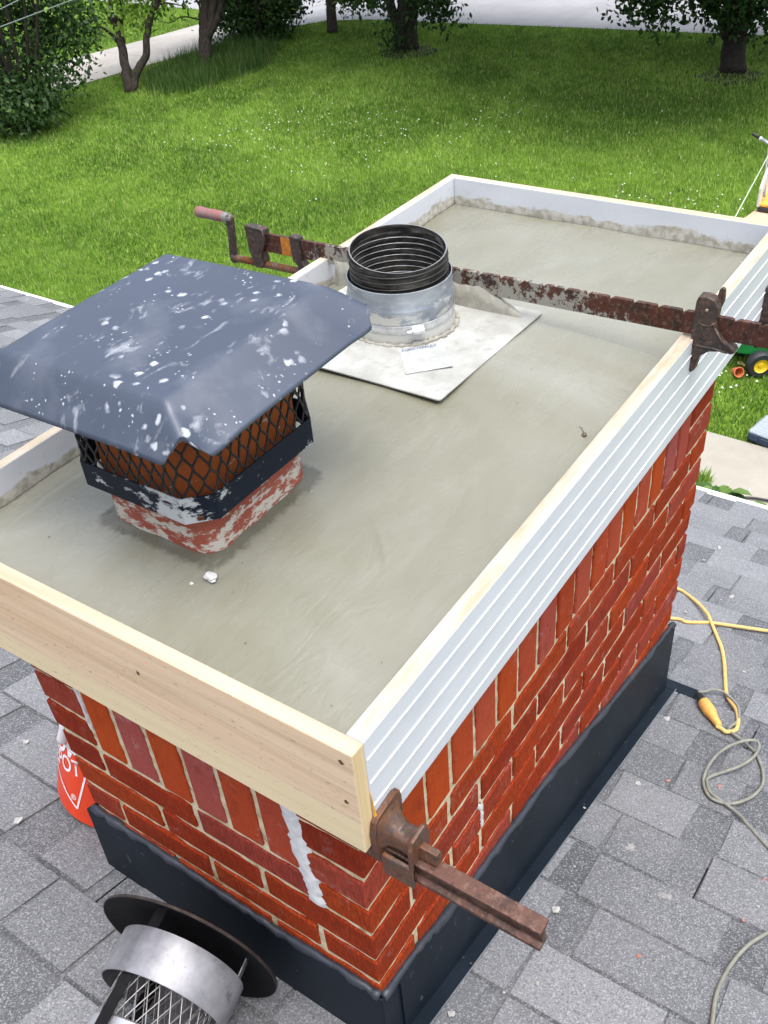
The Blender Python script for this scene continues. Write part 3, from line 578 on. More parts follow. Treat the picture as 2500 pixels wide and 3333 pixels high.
# smeared white mortar over two joints and efflorescence lumps
M_whitem=flat('fresh_white_mortar',(.60,.59,.585),.9,0,.15,70,.9)
def smear(name,pts,w0,ax,lab):
    b2=MB(); P=pts; n=len(P)*7; q2=random.Random(len(P)); V=[];Fc=[]
    for i in range(n+1):
        t_=i/n*(len(P)-1); k=min(int(t_),len(P)-2); f=t_-k; c=[P[k][j]*(1-f)+P[k+1][j]*f for j in range(2)]
        ww=w0*(.75+.5*q2.random())*(1 if 0<i<n else .4)
        kf=min(1,w0/.018)
        for s_,hh in ((-1,-.003),(-.6,.0022*kf),(0,.0032*kf),(.6,.002*kf),(1,-.003)):
            hh+=q2.uniform(-.001,.001); a=c[0]+s_*ww/2+q2.uniform(-.0012,.0012); V.append((-hh,a,c[1]) if ax=='F' else (a,-hh,c[1]))
    for i in range(n):
        for k in range(4): Fc.append((i*5+k,i*5+k+1,(i+1)*5+k+1,(i+1)*5+k))
    b2.add(V,Fc); o=part(b2,name,M_whitem,ch,smooth=True); o['label']=lab
smear('mortar_smear',[(.117,.2),(.108,.1),(.103,.03),(.094,-.03),(.091,-.062)],.034,'F','ragged white mortar smear on the front face near the corner')
smear('mortar_smear',[(.512,.2),(.509,.12),(.509,.05)],.005,'F','thin white mortar line at the left end of the soldier course')
smear('mortar_smear',[(.296,-.125),(.299,-.16),(.299,-.19)],.012,'R','short white mortar blob on the right face')
smear('mortar_smear',[(.084,.19),(.083,.12),(.083,.06)],.008,'R','white mortar line beside the lower clamp')
# flashing
b=MB(); th=.003
top=[(0,-.232),(.108,-.250),(.21,-.284),(.38,-.318),(.58,-.361),(.88,-.455),(1.215,-.545),(1.26,-.565)]
def panel(fn,poly):                                        # thin sheet with two skins
    n=len(poly); b.add([fn(*p,0) for p in poly]+[fn(*p,th) for p in poly],[tuple(range(n)),tuple(range(2*n-1,n-1,-1))]+[(i,n+i,n+(i+1)%n,(i+1)%n) for i in range(n)])
panel(lambda s_,z,d_:(s_,-.0045-d_,z),[(-.007,-.226)]+top[1:]+[(1.262,rz(1.262)+.004),(-.007,rz(0)+.006)])
panel(lambda s_,z,d_:(-.0045-d_,s_,z),[(-.0055,-.226),(.06,-.225),(.3,-.226),(.6,-.214),(.612,-.216),(.622,rz(0)-.0),(-.0055,rz(0)-.0)])
panel(lambda s_,z,d_:(1.262+d_,s_,z),[(-.004,-.57),(.6,-.57),(.6,rz(1.26)),(-.004,rz(1.26))])
panel(lambda s_,z,d_:(s_,.612+d_,z),[(-.007,-.22),(1.26,-.57),(1.26,rz(1.26)),(-.007,rz(0))])
part(b,'flashing_wall',M_flash,ch)
b=MB(); 
for sgn,(x0,x1,y0,y1) in enumerate([(-.036,1.275,-.032,-.006),(1.266,1.31,-.085,.66)]):
    V=[]; zz=.0115
    P=[(x0,y0),(x1,y0),(x1,y1),(x0,y1)]; V=[(x,y,rz(x)+zz+.001*sgn) for x,y in P]+[(x,y,rz(x)+zz-.004) for x,y in P]; b.add(V,[(0,1,2,3),(7,6,5,4),(0,4,5,1),(1,5,6,2),(2,6,7,3),(3,7,4,0)])
part(b,'flashing_base',M_flash,ch)
b=MB(); b.tube([(-.036,-.032,rz(-.036)+.012),(1.275,-.032,rz(1.275)+.012)],.0013,6); part(b,'flashing_hem',flat('worn_edge',(.3,.32,.35),.35,.6),ch)
b=MB(); q=random.Random(3)
def bead(P,r):
    P=smoothpath(P,9); P=[p+Vector((q.uniform(-.0007,.0007),q.uniform(-.0007,.0007),q.uniform(-.0022,.0022))) for p in P]; b.tube(P,[r*q.uniform(.65,1.35) for _ in P],7)
bead([(s_,-.0035,z+.003) for s_,z in top],.0068); bead([(-.003,y,z+.003) for y,z in ((0,-.226),(.06,-.223),(.2,-.227),(.3,-.224),(.45,-.216),(.6,-.212))],.0068)
part(b,'sealant_bead',flat('slate_sealant',(.030,.034,.046),.45,0,.2,60,.5),ch,smooth=True)
b=MB(); b.box((.034,-.0115,-.50),(.040,-.0075,-.243)); part(b,'flashing_seam',M_flash,ch)
# crown
FX0,FX1,FY0,FY1=-.065,1.360,-.0687,.6628; TF=.0192; TR=.0215
ix0,ix1,iy0,iy1=FX0+TF,FX1-.0215,FY0+TR,FY1-.0175
TX0,TX1,TY0,TY1=.112,.316,.272,.462                        # flue tile footprint
def sdr(x,y): dx=max(TX0-x,0,x-TX1);dy=max(TY0-y,0,y-TY1);return math.hypot(dx,dy)
_qa=random.Random(31)
ARCS=[(_qa.uniform(-.2,1.4),_qa.uniform(-.5,1.2),_qa.uniform(.18,.6),_qa.uniform(0,6.28),_qa.uniform(.15,.5),_qa.choice([-1,1])*_qa.uniform(.0006,.0016)) for _ in range(60)]
def trowel(x,y):
    z=0
    for cx,cy,r,a0,wd,hh in ARCS:
        dx,dy=x-cx,y-cy; rr=math.hypot(dx,dy)-r
        if abs(rr)>.03: continue
        da=(math.atan2(dy,dx)-a0+math.pi)%(2*math.pi)-math.pi
        if abs(da)>wd: continue
        z+=hh*(1-(da/wd)**2)*(math.exp(-(rr/.0045)**2)+.5*(1/(1+math.exp(-rr/.003))-.5)*math.exp(-(rr/.02)**2))
    return z
def crown(x,y):
    e=min(x-ix0,ix1-x,y-iy0,iy1-y); d=sdr(x,y); dl=math.hypot(x-.755,y-.406)
    z=.385+.020*(1-math.exp(-max(e,0)/.10))+.002*math.exp(-(d/.10)**2)+.010*math.exp(-(dl/.25)**2)
    z+=.0010*math.sin(9*x+5*y+math.sin(7*y))+.0008*math.sin(23*x-17*y+2*math.sin(11*x))+.0006*math.sin(41*x+31*y)
    z+=.008*math.exp(-d/.014)*(1+.15*math.sin(110*x+75*y))    # fillet against the tile
    if x>.868: z-=.004
    z-=.003*max(0,.25-abs(x-1.0))*2
    pd=math.hypot(max(.555-x,0,x-.902),max(.209-y,0,y-.585)); z=min(z,.4185-.012*(x-.56)/.36+.0015*math.sin(x*20)+.001*math.sin(y*26+1)-.0045+pd*.45)
    return z
NX,NY=420,220; V=[];wet=[]
for i in range(NX+1):
    for j in range(NY+1):
        x=ix0+(ix1-ix0)*i/NX;y=iy0+(iy1-iy0)*j/NY; V.append((x,y,crown(x,y)+(trowel(x,y) if sdr(x,y)>.02 else 0)))
        d=sdr(x,y); e2=min(ix1-x,iy1-y); dl=abs(math.hypot(x-.755,y-.406)-.09); wv=max(math.exp(-(d/.022)**1.5),.75*math.exp(-(max(e2,0)/.009)**2)); wet.append(max(0,min(1,wv)))
Fc=[(i*(NY+1)+j,(i+1)*(NY+1)+j,(i+1)*(NY+1)+j+1,i*(NY+1)+j+1) for i in range(NX) for j in range(NY)]
nb=len(V)
bor=[i*(NY+1) for i in range(NX+1)]+[NX*(NY+1)+j for j in range(1,NY+1)]+[i*(NY+1)+NY for i in range(NX-1,-1,-1)]+[j for j in range(NY-1,0,-1)]
V+=[(V[k][0],V[k][1],.279) for k in bor]; wet+=[0]*len(bor); m_=len(bor)
Fc+=[(bor[k],nb+k,nb+(k+1)%m_,bor[(k+1)%m_]) for k in range(m_)]; Fc.append(tuple(range(nb,nb+m_)))
cr=mesh('crown',V,Fc,M_conc,None,True); at_=cr.data.attributes.new('wet','FLOAT','POINT'); at_.data.foreach_set('value',np.array(wet,np.float32)); setp(cr,ch)
# clay flue tile
def rrect(x0,x1,y0,y1,r,n=6):
    out=[]
    for cx,cy,a0 in ((x1-r,y0+r,-90),(x1-r,y1-r,0),(x0+r,y1-r,90),(x0+r,y0+r,180)):
        for k in range(n+1): a=math.radians(a0+90*k/n); out.append((cx+r*math.cos(a),cy+r*math.sin(a)))
    return out
def fluemat():
    m=NT('clay_tile',.7,spec=.3); f=m.noise(12,det=5,rough=.6); z=m.xyz()[2]
    up=m.mix(m.step(f,.35,.7),(.28,.062,.012),(.38,.10,.020)); lo=m.mix(m.step(f,.35,.7),(.25,.060,.038),(.32,.085,.052)); c=m.mix(m.step(z,.489,.486),up,lo)
    s1=m.noise(1,(26,26,60),det=6,rough=.75,off=3); zz=m.step(z,.52,.43); c=m.mix(m.step(m.math('ADD',s1,m.math('MULTIPLY',zz,.15)),.63,.68),c,(.46,.43,.37)); sp=m.step(m.voro(80,warp=.02),.16,.1); c=m.mix(m.math('MULTIPLY',m.math('MULTIPLY',sp,m.step(m.noise(30,off=4),.52,.6)),.7),c,(.6,.5,.42)); m.col(c); m.bump(s1,.3,.002); return m
b=MB(); o_=rrect(TX0,TX1,TY0,TY1,.028); i_=rrect(TX0+.018,TX1-.018,TY0+.018,TY1-.018,.018); n=len(o_)
V=[(x,y,.30) for x,y in o_]+[(x,y,.598) for x,y in o_]+[(x,y,.598) for x,y in i_]+[(x,y,.30) for x,y in i_]
b.add(V,[(r*n+k,r*n+(k+1)%n,(r+1)*n+(k+1)%n,(r+1)*n+k) for r in range(3) for k in range(n)]); part(b,'clay_flue',fluemat(),ch,smooth='auto')
# crumbs of the crown
def lump(name,label,cat,p,r,mat,seed,group=None,sq=.6):
    q=random.Random(seed); bm=bmesh.new(); bmesh.ops.create_icosphere(bm,subdivisions=2,radius=r)
    for v in bm.verts: k=q.uniform(.6,1.25); v.co*=k; v.co.z*=sq
    me=bpy.data.meshes.new(name); bm.to_mesh(me); bm.free(); me.materials.append(mat.m); o=bpy.data.objects.new(name,me); o.location=p; C.objects.link(o); tag(o,label,cat,group); return o
pz=(0.087,0.257,0.425)
M_wl=flat('white_mortar_lump',(.48,.48,.47),.85,0,.15,90,.6)
l1=lump('mortar_lump','white crumbly mortar lump lying at the foot of the clay flue','debris',(pz[0],pz[1],crown(pz[0],pz[1])+.006),.010,M_wl,1); l1.scale=(.7,1.15,.6)
pz=(0.071,0.275,0.420); lump('mortar_crumb','tiny white crumb on the crown beside the larger mortar lump','debris',(pz[0],pz[1],crown(pz[0],pz[1])+.001),.003,M_wl,2)
pz=(0.603,-0.006,0.400); lump('twig_bud','small dark bud with a thin stalk lying on the concrete crown','debris',(pz[0],pz[1],crown(pz[0],pz[1])+.002),.004,flat('bud_brown',(.10,.08,.05),.8),3)
for o,(a_,b_) in zip([o for o in C.objects if o.name=='twig_bud'],[(1,1)]):
    t_=MB(); t_.tube([(0,0,0),(.012,.010,.001),(.02,.028,-.001)],.0006,5); s_=t_.build('stalk',flat('stalk',(.12,.1,.07),.8)); s_.parent=o
# ---------------------------------------------------------------- form boards
fm=thing('wooden_form','four nailed boards forming the frame round the wet concrete crown','form frame',(.65,.3,.28))
H0,H1=.2781,.4398
def board(name,x0,x1,y0,y1,z0,z1,mats,lab=None,bev=.0012,z1b=None):
    """mats: dict face->slot  faces: -x,+x,-y,+y,-z,+z"""
    b=MB(); order=['-z','+z','-y','+x','+y','-x']; b.box((x0,y0,z0),(x1,y1,z1)); ms=[];idx=[]
    for k in order:
        mm=mats.get(k,mats['*'])
        if mm not in ms: ms.append(mm)
        idx.append(ms.index(mm))
    o=mesh(name,b.V,b.F,ms,None,False,None,idx); bv=o.modifiers.new('b','BEVEL'); bv.width=bev; bv.segments=2
    setp(o,fm)
    if lab: o['label']=lab
    return o
board('board',FX0,FX0+TF,FY0,FY1,H0,H1,{'*':M_woodf,'+z':M_woodt,'-y':M_wend,'+y':M_wend},'raw pine front board with knots and its end grain at the corner')
rb=board('board',FX0+TF+.0005,FX1,FY0,FY0+TR,H0,H1,{'*':M_paint,'+z':M_woodx,'+y':M_painti},'long white right hand board with four bead lines')
b=MB()
for f in (.176,.406,.642,.85):
    z=H1-(H1-H0)*f; b.tube([(FX0+TF+.002,FY0-.0002,z),(FX1-.001,FY0-.0002,z)],.0012,6)
setp(b.build('bead_lines',M_bead),rb); C.objects[-1]
board('board',FX0+TF+.0005,FX1,FY1-.0175,FY1,H0,H1,{'*':M_painti,'+z':M_woodx,'+y':M_woodf},'left hand board with cement smeared on its white inner face')
board('board',FX1-.0215,FX1-.0005,FY0+TR+.0004,FY1-.0179,H0,H1,{'*':M_painti,'+z':M_woodt,'+x':M_woodf},'far short board with a cement tide line on its white inner face')
# knots of the front board
M_knot=flat('knot',(.10,.045,.012),.6,0,.5,300)
for (px,r) in (((-0.065,0.234,0.391),.0045),((-0.065,-0.054,0.422),.005),((-0.065,-0.053,0.357),.004)):
    b=MB(); n=14; q=random.Random(int(r*1e5)); ctr=(FX0-.0004,px[1],px[2]); b.add([ctr]+[(FX0-.0004,px[1]+r*.7*math.cos(6.283*k/n)*q.uniform(.5,1.3),px[2]+r*math.sin(6.283*k/n)*q.uniform(.4,1.1)) for k in range(n)],[(0,1+k,1+(k+1)%n) for k in range(n)]); part(b,'knot',M_knot,fm,at=False)
b=MB(); q=random.Random(8)                                  # amber glue run at the corner joint
P=[(-.0455,FY0-.0008,.36),(-.0445,FY0-.0012,.33),(-.044,FY0-.002,.315),(-.045,FY0-.002,.297)]; b.tube(smoothpath(P,3),[.0005,.0008,.0012,.0016,.002,.003,.0035,.004,.004,.0025],6); part(b,'glue_run',flat('amber_glue',(.52,.27,.03),.3,0,.3,120),fm,smooth=True)
# ---------------------------------------------------------------- chimney cap
cp=thing('chimney_cap','slate blue metal chimney cap splattered with mortar over the clay flue','chimney cap',(.222,.367,.47))
def capmat(name,splat):
    m=NT(name,.34,0,1.0); f=m.noise(5,det=4); c=m.mix(m.step(f,.3,.7),(.021,.031,.054),(.029,.041,.070))
    if splat:
        v1=m.voro(46,warp=.016); r1=m.noise(9,det=2,off=4); s1=m.math('MULTIPLY',m.step(v1,.30,.17),m.step(r1,.52,.58))
        v2=m.voro(120,warp=.006); s2=m.math('MULTIPLY',m.step(v2,.22,.12),m.step(m.noise(22,det=2,off=9),.56,.62))
        n3=m.noise(1,(17,34,17),det=6,rough=.66,off=21,dist=.5,rot=(0,0,.7)); s3=m.math('MULTIPLY',m.step(n3,.585,.70),.62)
        haze_=m.math('MULTIPLY',m.step(m.noise(11,det=5,off=31),.52,.75),.16)
        s=m.math('MAXIMUM',m.math('MAXIMUM',s1,s2),m.math('MAXIMUM',s3,haze_)); c=m.mix(m.math('MULTIPLY',s,.62),c,(.52,.54,.58)); m.rough(m.step(s,-.9,1.2))
        m.bump(m.math('MAXIMUM',s1,s2),.25,.0008)
    m.col(c); return m
HX,HY=.223,.388; RA,RB=.187,.200; CA,CB=.140,.132; HT,HR=.660,.609
NG=96; V=[]
def hood(u,v):
    # corner chamfer: pull the very corners in
    s_=abs(u)+abs(v); k=0
    cpull=1.0
    if s_>1.80: cpull=1.80/s_
    x,y=u*cpull*RA,v*cpull*RB
    dx=max(0,(abs(x)-CA)/(RA-CA)); dy=max(0,(abs(y)-CB)/(RB-CB)); d_=(dx**7+dy**7)**(1/7)
    soft=(math.sqrt((d_*1.0)**2+.025)-math.sqrt(.025)); z=HT-(HT-HR)*soft*1.1
    z+=.002*(1-(u*u+v*v)*.5)
    cc=max(0,s_-1.55)/.45; dd=abs(abs(u)-abs(v)); nearc=1.0 if (u<0 and v<0) else .25; z+=.016*nearc*cc*math.exp(-(dd/.10)**2)   # pinched corner fold
    z-=.006*max(0,s_-1.3)*math.exp(-((dd-.28)/.12)**2)
    z+=.020*(.5+.25*(x/RA-y/RB))-.002
    return (HX+x,HY+y,z)
for i in range(NG+1):
    for j in range(NG+1): V.append(hood(-1+2*i/NG,-1+2*j/NG))
Fc=[(i*(NG+1)+j,(i+1)*(NG+1)+j,(i+1)*(NG+1)+j+1,i*(NG+1)+j+1) for i in range(NG) for j in range(NG)]
ho=mesh('hood',V,Fc,capmat('splattered_slate_metal',True),None,True); so_=ho.modifiers.new('s','SOLIDIFY'); so_.thickness=.0016; so_.offset=-1; setp(ho,cp)
# band: chamfered rectangle
def oct_(x0,x1,y0,y1,c): return [(x0+c,y0),(x1-c,y0),(x1,y0+c),(x1,y1-c),(x1-c,y1),(x0+c,y1),(x0,y1-c),(x0,y0+c)]
BX0,BX1,BY0,BY1=.090,.337,.252,.484; CH=.030
b=MB(); o_=oct_(BX0,BX1,BY0,BY1,CH); i_=oct_(BX0+.0018,BX1-.0018,BY0+.0018,BY1-.0018,CH-.0006); n=8; z0,z1=.478,.515
V=[(x,y,z0) for x,y in o_]+[(x,y,z1) for x,y in o_]+[(x,y,z1) for x,y in i_]+[(x,y,z0) for x,y in i_]
b.add(V,[(r*n+k,r*n+(k+1)%n,((r+1)%4)*n+(k+1)%n,((r+1)%4)*n+k) for r in range(4) for k in range(n)])
def bandmat():
    m=NT('dark_band_metal',.5,0,.15); f=m.noise(1,(26,26,50),det=6,rough=.7,off=2); x=m.xyz(); fr=m.step(x[0],.125,.095); yy=m.step(x[1],.46,.30); c=m.mix(m.math('MULTIPLY',m.step(m.math('ADD',f,m.math('MULTIPLY',m.math('MULTIPLY',fr,yy),.13)),.60,.65),.85),(.006,.011,.021),(.48,.50,.51)); m.col(c); return m
bd=part(b,'band',bandmat(),cp); b=MB()
T=frame((.099,.2625,.49),(-.7071,-.7071,0),(0,0,1)); b.cbox((-.003,-.004,0),(.003,.004,.002),.0006,T); o=b.build('screw',flat('screw_brown',(.09,.04,.02),.5,.6)); setp(o,cp)
# feet between band and flue
M_tab=flat('tab_metal',(.02,.03,.045),.4)
for (x0,y0,x1,y1) in ((BX0+.01,.30,TX0,.315),(BX0+.01,.42,TX0,.435),(.18,BY0+.002,.195,TY0),(.28,BY0+.002,.295,TY0),(TX1,.3,BX1-.002,.315),(TX1,.42,BX1-.002,.435),(.18,TY1,.195,BY1-.002),(.28,TY1,.295,BY1-.002)):
    b=MB(); b.box((x0,y0,.482),(x1,y1,.4835)); part(b,'bracket_tab',M_tab,cp)
# expanded metal screen
b=MB(); P=oct_(BX0+.003,BX1-.003,BY0+.003,BY1-.003,CH); per=[];L=0
for k in range(8):
    a=Vector((*P[k],0));c=Vector((*P[(k+1)%8],0)); per.append((L,a,c)); L+=(c-a).length
def along(s_):
    s_%=L
    for k in range(7,-1,-1):
        if s_>=per[k][0]: a,c=per[k][1],per[k][2]; f=(s_-per[k][0])/(c-a).length; return a.lerp(c,min(1,f))
N=46; cw=L/N; rows=3; chh=.040; q=random.Random(4); zb=.512
def node(k,r): p=along((k+.5*(r%2))*cw); return Vector((p.x,p.y,zb+r*chh*.5+.0*k))
nd={}
for r in range(0,7):
    for k in range(N):
        p=node(k,r); nd[(k,r)]=p+Vector((q.uniform(-.0012,.0012),q.uniform(-.0012,.0012),q.uniform(-.0012,.0012)))
for r in range(0,6):
    for k in range(N):
        a=nd[(k,r)]; 
        if r%2==0: tg=[(k,r+1),((k-1)%N,r+1)]
        else: tg=[(k,r+1),((k+1)%N,r+1)]
        for t_ in tg:
            c=nd[t_]; up_=Vector((0,0,.0026)); b.tube([a+up_,a.lerp(c,.5),c-up_],.00165,5,cap=False)
        b.tube([a-Vector((0,0,.0026)),a+Vector((0,0,.0026))],.0019,5)
part(b,'mesh_screen',flat('black_mesh_metal',(.010,.011,.014),.4,.3),cp,smooth=True)
# ---------------------------------------------------------------- metal flue liner
ln=thing('flue_liner','black corrugated liner pipe rising through a cement smeared square top plate','flue liner',(.755,.406,.41))
def platemat():
    m=NT('cement_smeared_plate',.55,0,.4); f=m.noise(11,det=6,rough=.65); c=m.ramp(f,[(.3,(.25,.25,.225)),(.5,(.33,.33,.305)),(.7,(.46,.462,.44))]); g=m.noise(55,det=5,rough=.7,off=4); c=m.mix(m.math('MULTIPLY',m.step(g,.55,.66),.4),c,(.20,.20,.175)); m.col(c); m.bump(g,.6,.0025); m.bump(f,.5,.004); return m
NPX=40; b=MB(); V=[]
pc=rrect(.555,.902,.209,.585,.006,3)
def pz_(x,y): return .4185-.012*(x-.56)/.36+.0015*math.sin(x*20)+.001*math.sin(y*26+1)
rings=[]
for k in range(0,13):
    t_=k/12; rings.append([(.738+(x-.738)*t_,.40+(y-.40)*t_) for x,y in pc])
n=len(pc); V=[(x,y,pz_(x,y)) for rg in rings for x,y in rg]; nV=len(V); V+=[(x,y,pz_(x,y)-.0022) for x,y in rings[-1]]
Fc=[(r*n+k,r*n+(k+1)%n,(r+1)*n+(k+1)%n,(r+1)*n+k) for r in range(12) for k in range(n)]+[(12*n+k,12*n+(k+1)%n,nV+(k+1)%n,nV+k) for k in range(n)]+[tuple(range(nV,nV+n))]
b.add(V,Fc); pl=part(b,'top_plate',platemat(),ln,smooth='auto')
T=Matrix.Translation((.755,.406,0)); 
def colmat():
    m=NT('galvanised_collar',.38,.75,.5); z=m.xyz()[2]; f=m.noise(14,(1,1,2),det=5,rough=.65); c=m.mix(m.step(f,.35,.7),(.22,.25,.29),(.44,.47,.51)); g=m.noise(1,(30,30,50),det=6,rough=.7,off=5); c=m.mix(m.step(m.math('ADD',g,m.math('MULTIPLY',m.step(z,.485,.42),.30)),.57,.66),c,(.56,.56,.53)); m.col(c); m.b.inputs['Metallic'].default_value=.55; m.bump(g,.35,.0015); return m
b=MB(); b.lathe([(.0925,.41),(.0905,.425),(.0895,.44),(.0895,.462),(.0915,.466),(.0922,.470),(.0915,.474),(.0890,.478),(.0890,.505),(.0876,.5055),(.0876,.43)],T,72); part(b,'collar',colmat(),ln,smooth='auto')
b=MB(); b.lathe([(.0905,.4335),(.0912,.4345),(.0912,.4475),(.0905,.4485)],T,72); hc=part(b,'hose_clamp',flat('clamp_steel',(.55,.56,.56),.35,.6,.2,80),ln,smooth='auto')
# clamp screw housing facing the camera side
aa=-2.337; cxh,cyh=.755+.0925*math.cos(aa),.406+.0925*math.sin(aa); T2=frame((cxh,cyh,.441),(math.cos(aa),math.sin(aa),0),(-math.sin(aa),math.cos(aa),0))
b=MB(); b.cbox((-.005,-.0075,0),(.017,.0075,.003),.001,T2); 
T3=T2@Matrix.Translation((-.013,0,.0055))@Matrix.Rotation(math.pi/2,4,'Y'); b.lathe([(0,0),(.0026,.0002),(.0026,.004),(.0042,.0045),(.0042,.008),(.0030,.0085),(.0058,.0088),(.0062,.012),(.0062,.027),(.0052,.029),(0,.0292)],T3,20)
for k in range(6): b.box((-.026+k*.0026,-.005,-.0004),(-.0249+k*.0026,.005,.0008),T2)
h_=b.build('clamp_screw',flat('housing_steel',(.62,.63,.62),.3,.5,.2,90),smooth='auto'); setp(h_,ln)
# sticker
def stick():
    m=NT('worn_label',.5,spec=.4); f=m.noise(45,det=6,rough=.7); c=m.mix(m.step(f,.46,.6),(.32,.325,.31),(.47,.48,.49)); m.col(c); return m
s0=(0.658,0.350,0.416); s1=(0.711,0.298,0.415); s2=(0.652,0.242,0.416); s3=(0.596,0.296,0.416)
def onpl(p,e=.0014): return (p[0],p[1],pz_(p[0],p[1])+e)
b=MB(); b.add([onpl(s0),onpl(s1),onpl(s2),onpl(s3)],[(0,3,2,1)]); 
st_=part(b,'label_sticker',stick(),ln)
def textmesh(name,txt,size,mat,T,extr=0,bend=None,sx=1,font_shear=0,al='LEFT'):
    cu=bpy.data.curves.new(name,'FONT'); cu.body=txt; cu.align_x=al; cu.size=size; cu.extrude=extr; cu.shear=font_shear; cu.offset=size*.012
    o=bpy.data.objects.new(name,cu); C.objects.link(o); dg=bpy.context.evaluated_depsgraph_get(); me=bpy.data.meshes.new_from_object(o.evaluated_get(dg)); bpy.data.objects.remove(o)
    if bend:
        bm=bmesh.new(); bm.from_mesh(me); bmesh.ops.subdivide_edges(bm,edges=[e for e in bm.edges if e.calc_length()>size*.3],cuts=3); bm.to_mesh(me); bm.free()
    for v in me.vertices:
        p=Vector((v.co.x*sx,v.co.y,v.co.z)); v.co=bend(p) if bend else T@p
    me.materials.clear(); me.materials.append(mat.m); ob=bpy.data.objects.new(name,me); C.objects.link(ob); return ob
vx=(Vector(onpl(s1))-Vector(onpl(s0))).normalized(); vn=Vector((0,0,1)); T4=frame(Vector(onpl(s0,.0021))+vx*.004-Vector((vx.y*-1,vx.x,0))*.0085,vn,vx)
tx=textmesh('label_text','FOREVERFLEX',.0095,flat('label_ink',(.07,.10,.18),.6),T4,bend=lambda p:Vector(onpl(T4@p,.0034))); setp(tx,ln)
# liner pipe : inner spiral-ribbed tube with a cut strip end
def linermat():
    m=NT('sooty_liner',.38,.35,.5); f=m.noise(30,(1,1,3),det=5,rough=.7); g=m.noise(9,(1,1,4),det=4,off=4); c=m.mix(m.step(f,.45,.7),(.012,.012,.012),(.075,.07,.06)); c=m.mix(m.math('MULTIPLY',m.step(g,.58,.7),.5),c,(.16,.15,.13)); a=m.attrsep('tone'); c=m.mix(a[0],c,(.42,.42,.42)); m.col(c); m.bump(f,.3,.001); return m
b=MB(); n=96; ctr=Vector((.757,.407,0)); RL=.0795; pit=.0105
tilt=Vector((.10,.06,0))
def ztop(a): # rim rises away from the camera
    return .545+.009*math.cos(a-.9)
prof=[]
NV=54
V=[];Fc=[];cols=[]
for k in range(n+1):
    a=2*math.pi*k/n
    for i in range(NV+1):
        z=.40+(ztop(a)-.40)*i/NV; ph=((z+pit*a/(2*math.pi))/pit)%1.0
        rid=math.exp(-((ph-.5)/.13)**2); r=RL-.0010*rid
        V.append((ctr.x+r*math.cos(a),ctr.y+r*math.sin(a),z))
for k in range(n):
    for i in range(NV):
        z=.40+(ztop(2*math.pi*(k+.5)/n)-.40)*(i+.5)/NV; b.cur=(0,0,0,1)
        b.add([V[k*(NV+1)+i],V[(k+1)*(NV+1)+i],V[(k+1)*(NV+1)+i+1],V[k*(NV+1)+i+1]],[(3,2,1,0)])
b.cur=(0,0,0,1)
for k in range(n):                                         # outer skin with rolled ribs
    for i in range(26):
        q_=[]
        for kk,ii in ((k,i),(k+1,i),(k+1,i+1),(k,i+1)):
            a=2*math.pi*kk/n; z=.44+(ztop(a)-.44)*ii/26; r=RL+.0018+.0009*(math.sin(2*math.pi*((z+pit*a/6.283)/pit))>.2); q_.append((ctr.x+r*math.cos(a),ctr.y+r*math.sin(a),z))
        b.add(q_,[(0,1,2,3)])
b.cur=(.55,0,0,1)
for k in range(n):
    a0,a1=2*math.pi*k/n,2*math.pi*(k+1)/n; f=lambda a,r:(ctr.x+r*math.cos(a),ctr.y+r*math.sin(a),ztop(a)+.0003); b.add([f(a0,RL),f(a0,RL+.002),f(a1,RL+.002),f(a1,RL)],[(0,1,2,3)])
b.cur=(0,0,0,1); b.lathe([(0,.402),(.079,.402)],Matrix.Translation((ctr.x,ctr.y,0)),40)
o=mesh('liner_pipe',b.V,b.F,linermat(),None,True,b.A); setp(o,ln)
b=MB(); P=[]
for k in range(0,72*13):
    a=2*math.pi*k/72; z=.415+pit*k/72; am=a%(2*math.pi)
    if z>ztop(am)-.001: break
    P.append((ctr.x+(RL-.0009)*math.cos(a),ctr.y+(RL-.0009)*math.sin(a),z))
b.tube(P,.00065,5); o=part(b,'spiral_seam',flat('worn_seam',(.34,.34,.34),.35,.6,.4,60),ln,smooth=True)
b=MB(); P=[]
for k in range(0,72*12):
    a=2*math.pi*k/72; z=.47+pit*k/72; am=a%(2*math.pi)
    if z>ztop(am)-.002: break
    P.append((ctr.x+(RL+.0028)*math.cos(a),ctr.y+(RL+.0028)*math.sin(a),z))
b.tube(P,.0013,6); part(b,'rolled_rib',flat('dusty_rib',(.035,.034,.031),.45,.2,.6,40),ln,smooth=True)
b=MB(); V=[];                                              # cut strip end leaving the rim at the near right
for k in range(13):
    a=-1.75+k*.11; e=k/12; r=RL-.001-.003*e; V+=[(ctr.x+r*math.cos(a),ctr.y+r*math.sin(a),ztop(a)-.0005-.004*(1-e)),(ctr.x+r*math.cos(a),ctr.y+r*math.sin(a),ztop(a)-.0125*(1-e)-.008)]
b.add(V,[(2*k,2*k+2,2*k+3,2*k+1) for k in range(12)]); part(b,'cut_strip',flat('bare_strip',(.26,.26,.25),.35,.6,.3,50),ln)
b=MB(); P=[(ctr.x+(RL+.004+.012*max(0,t_-.6))*math.cos(2.2+.5*t_),ctr.y+(RL+.004+.012*max(0,t_-.6))*math.sin(2.2+.5*t_),.552-.010*t_) for t_ in [k/10 for k in range(11)]]
for k in range(10):
    a,c=P[k],P[k+1]; b.add([a,c,(c[0],c[1],c[2]-.006),(a[0],a[1],a[2]-.006)],[(0,1,2,3),(3,2,1,0)])
part(b,'strip_end',flat('dark_strip',(.02,.02,.02),.4,.4),ln)
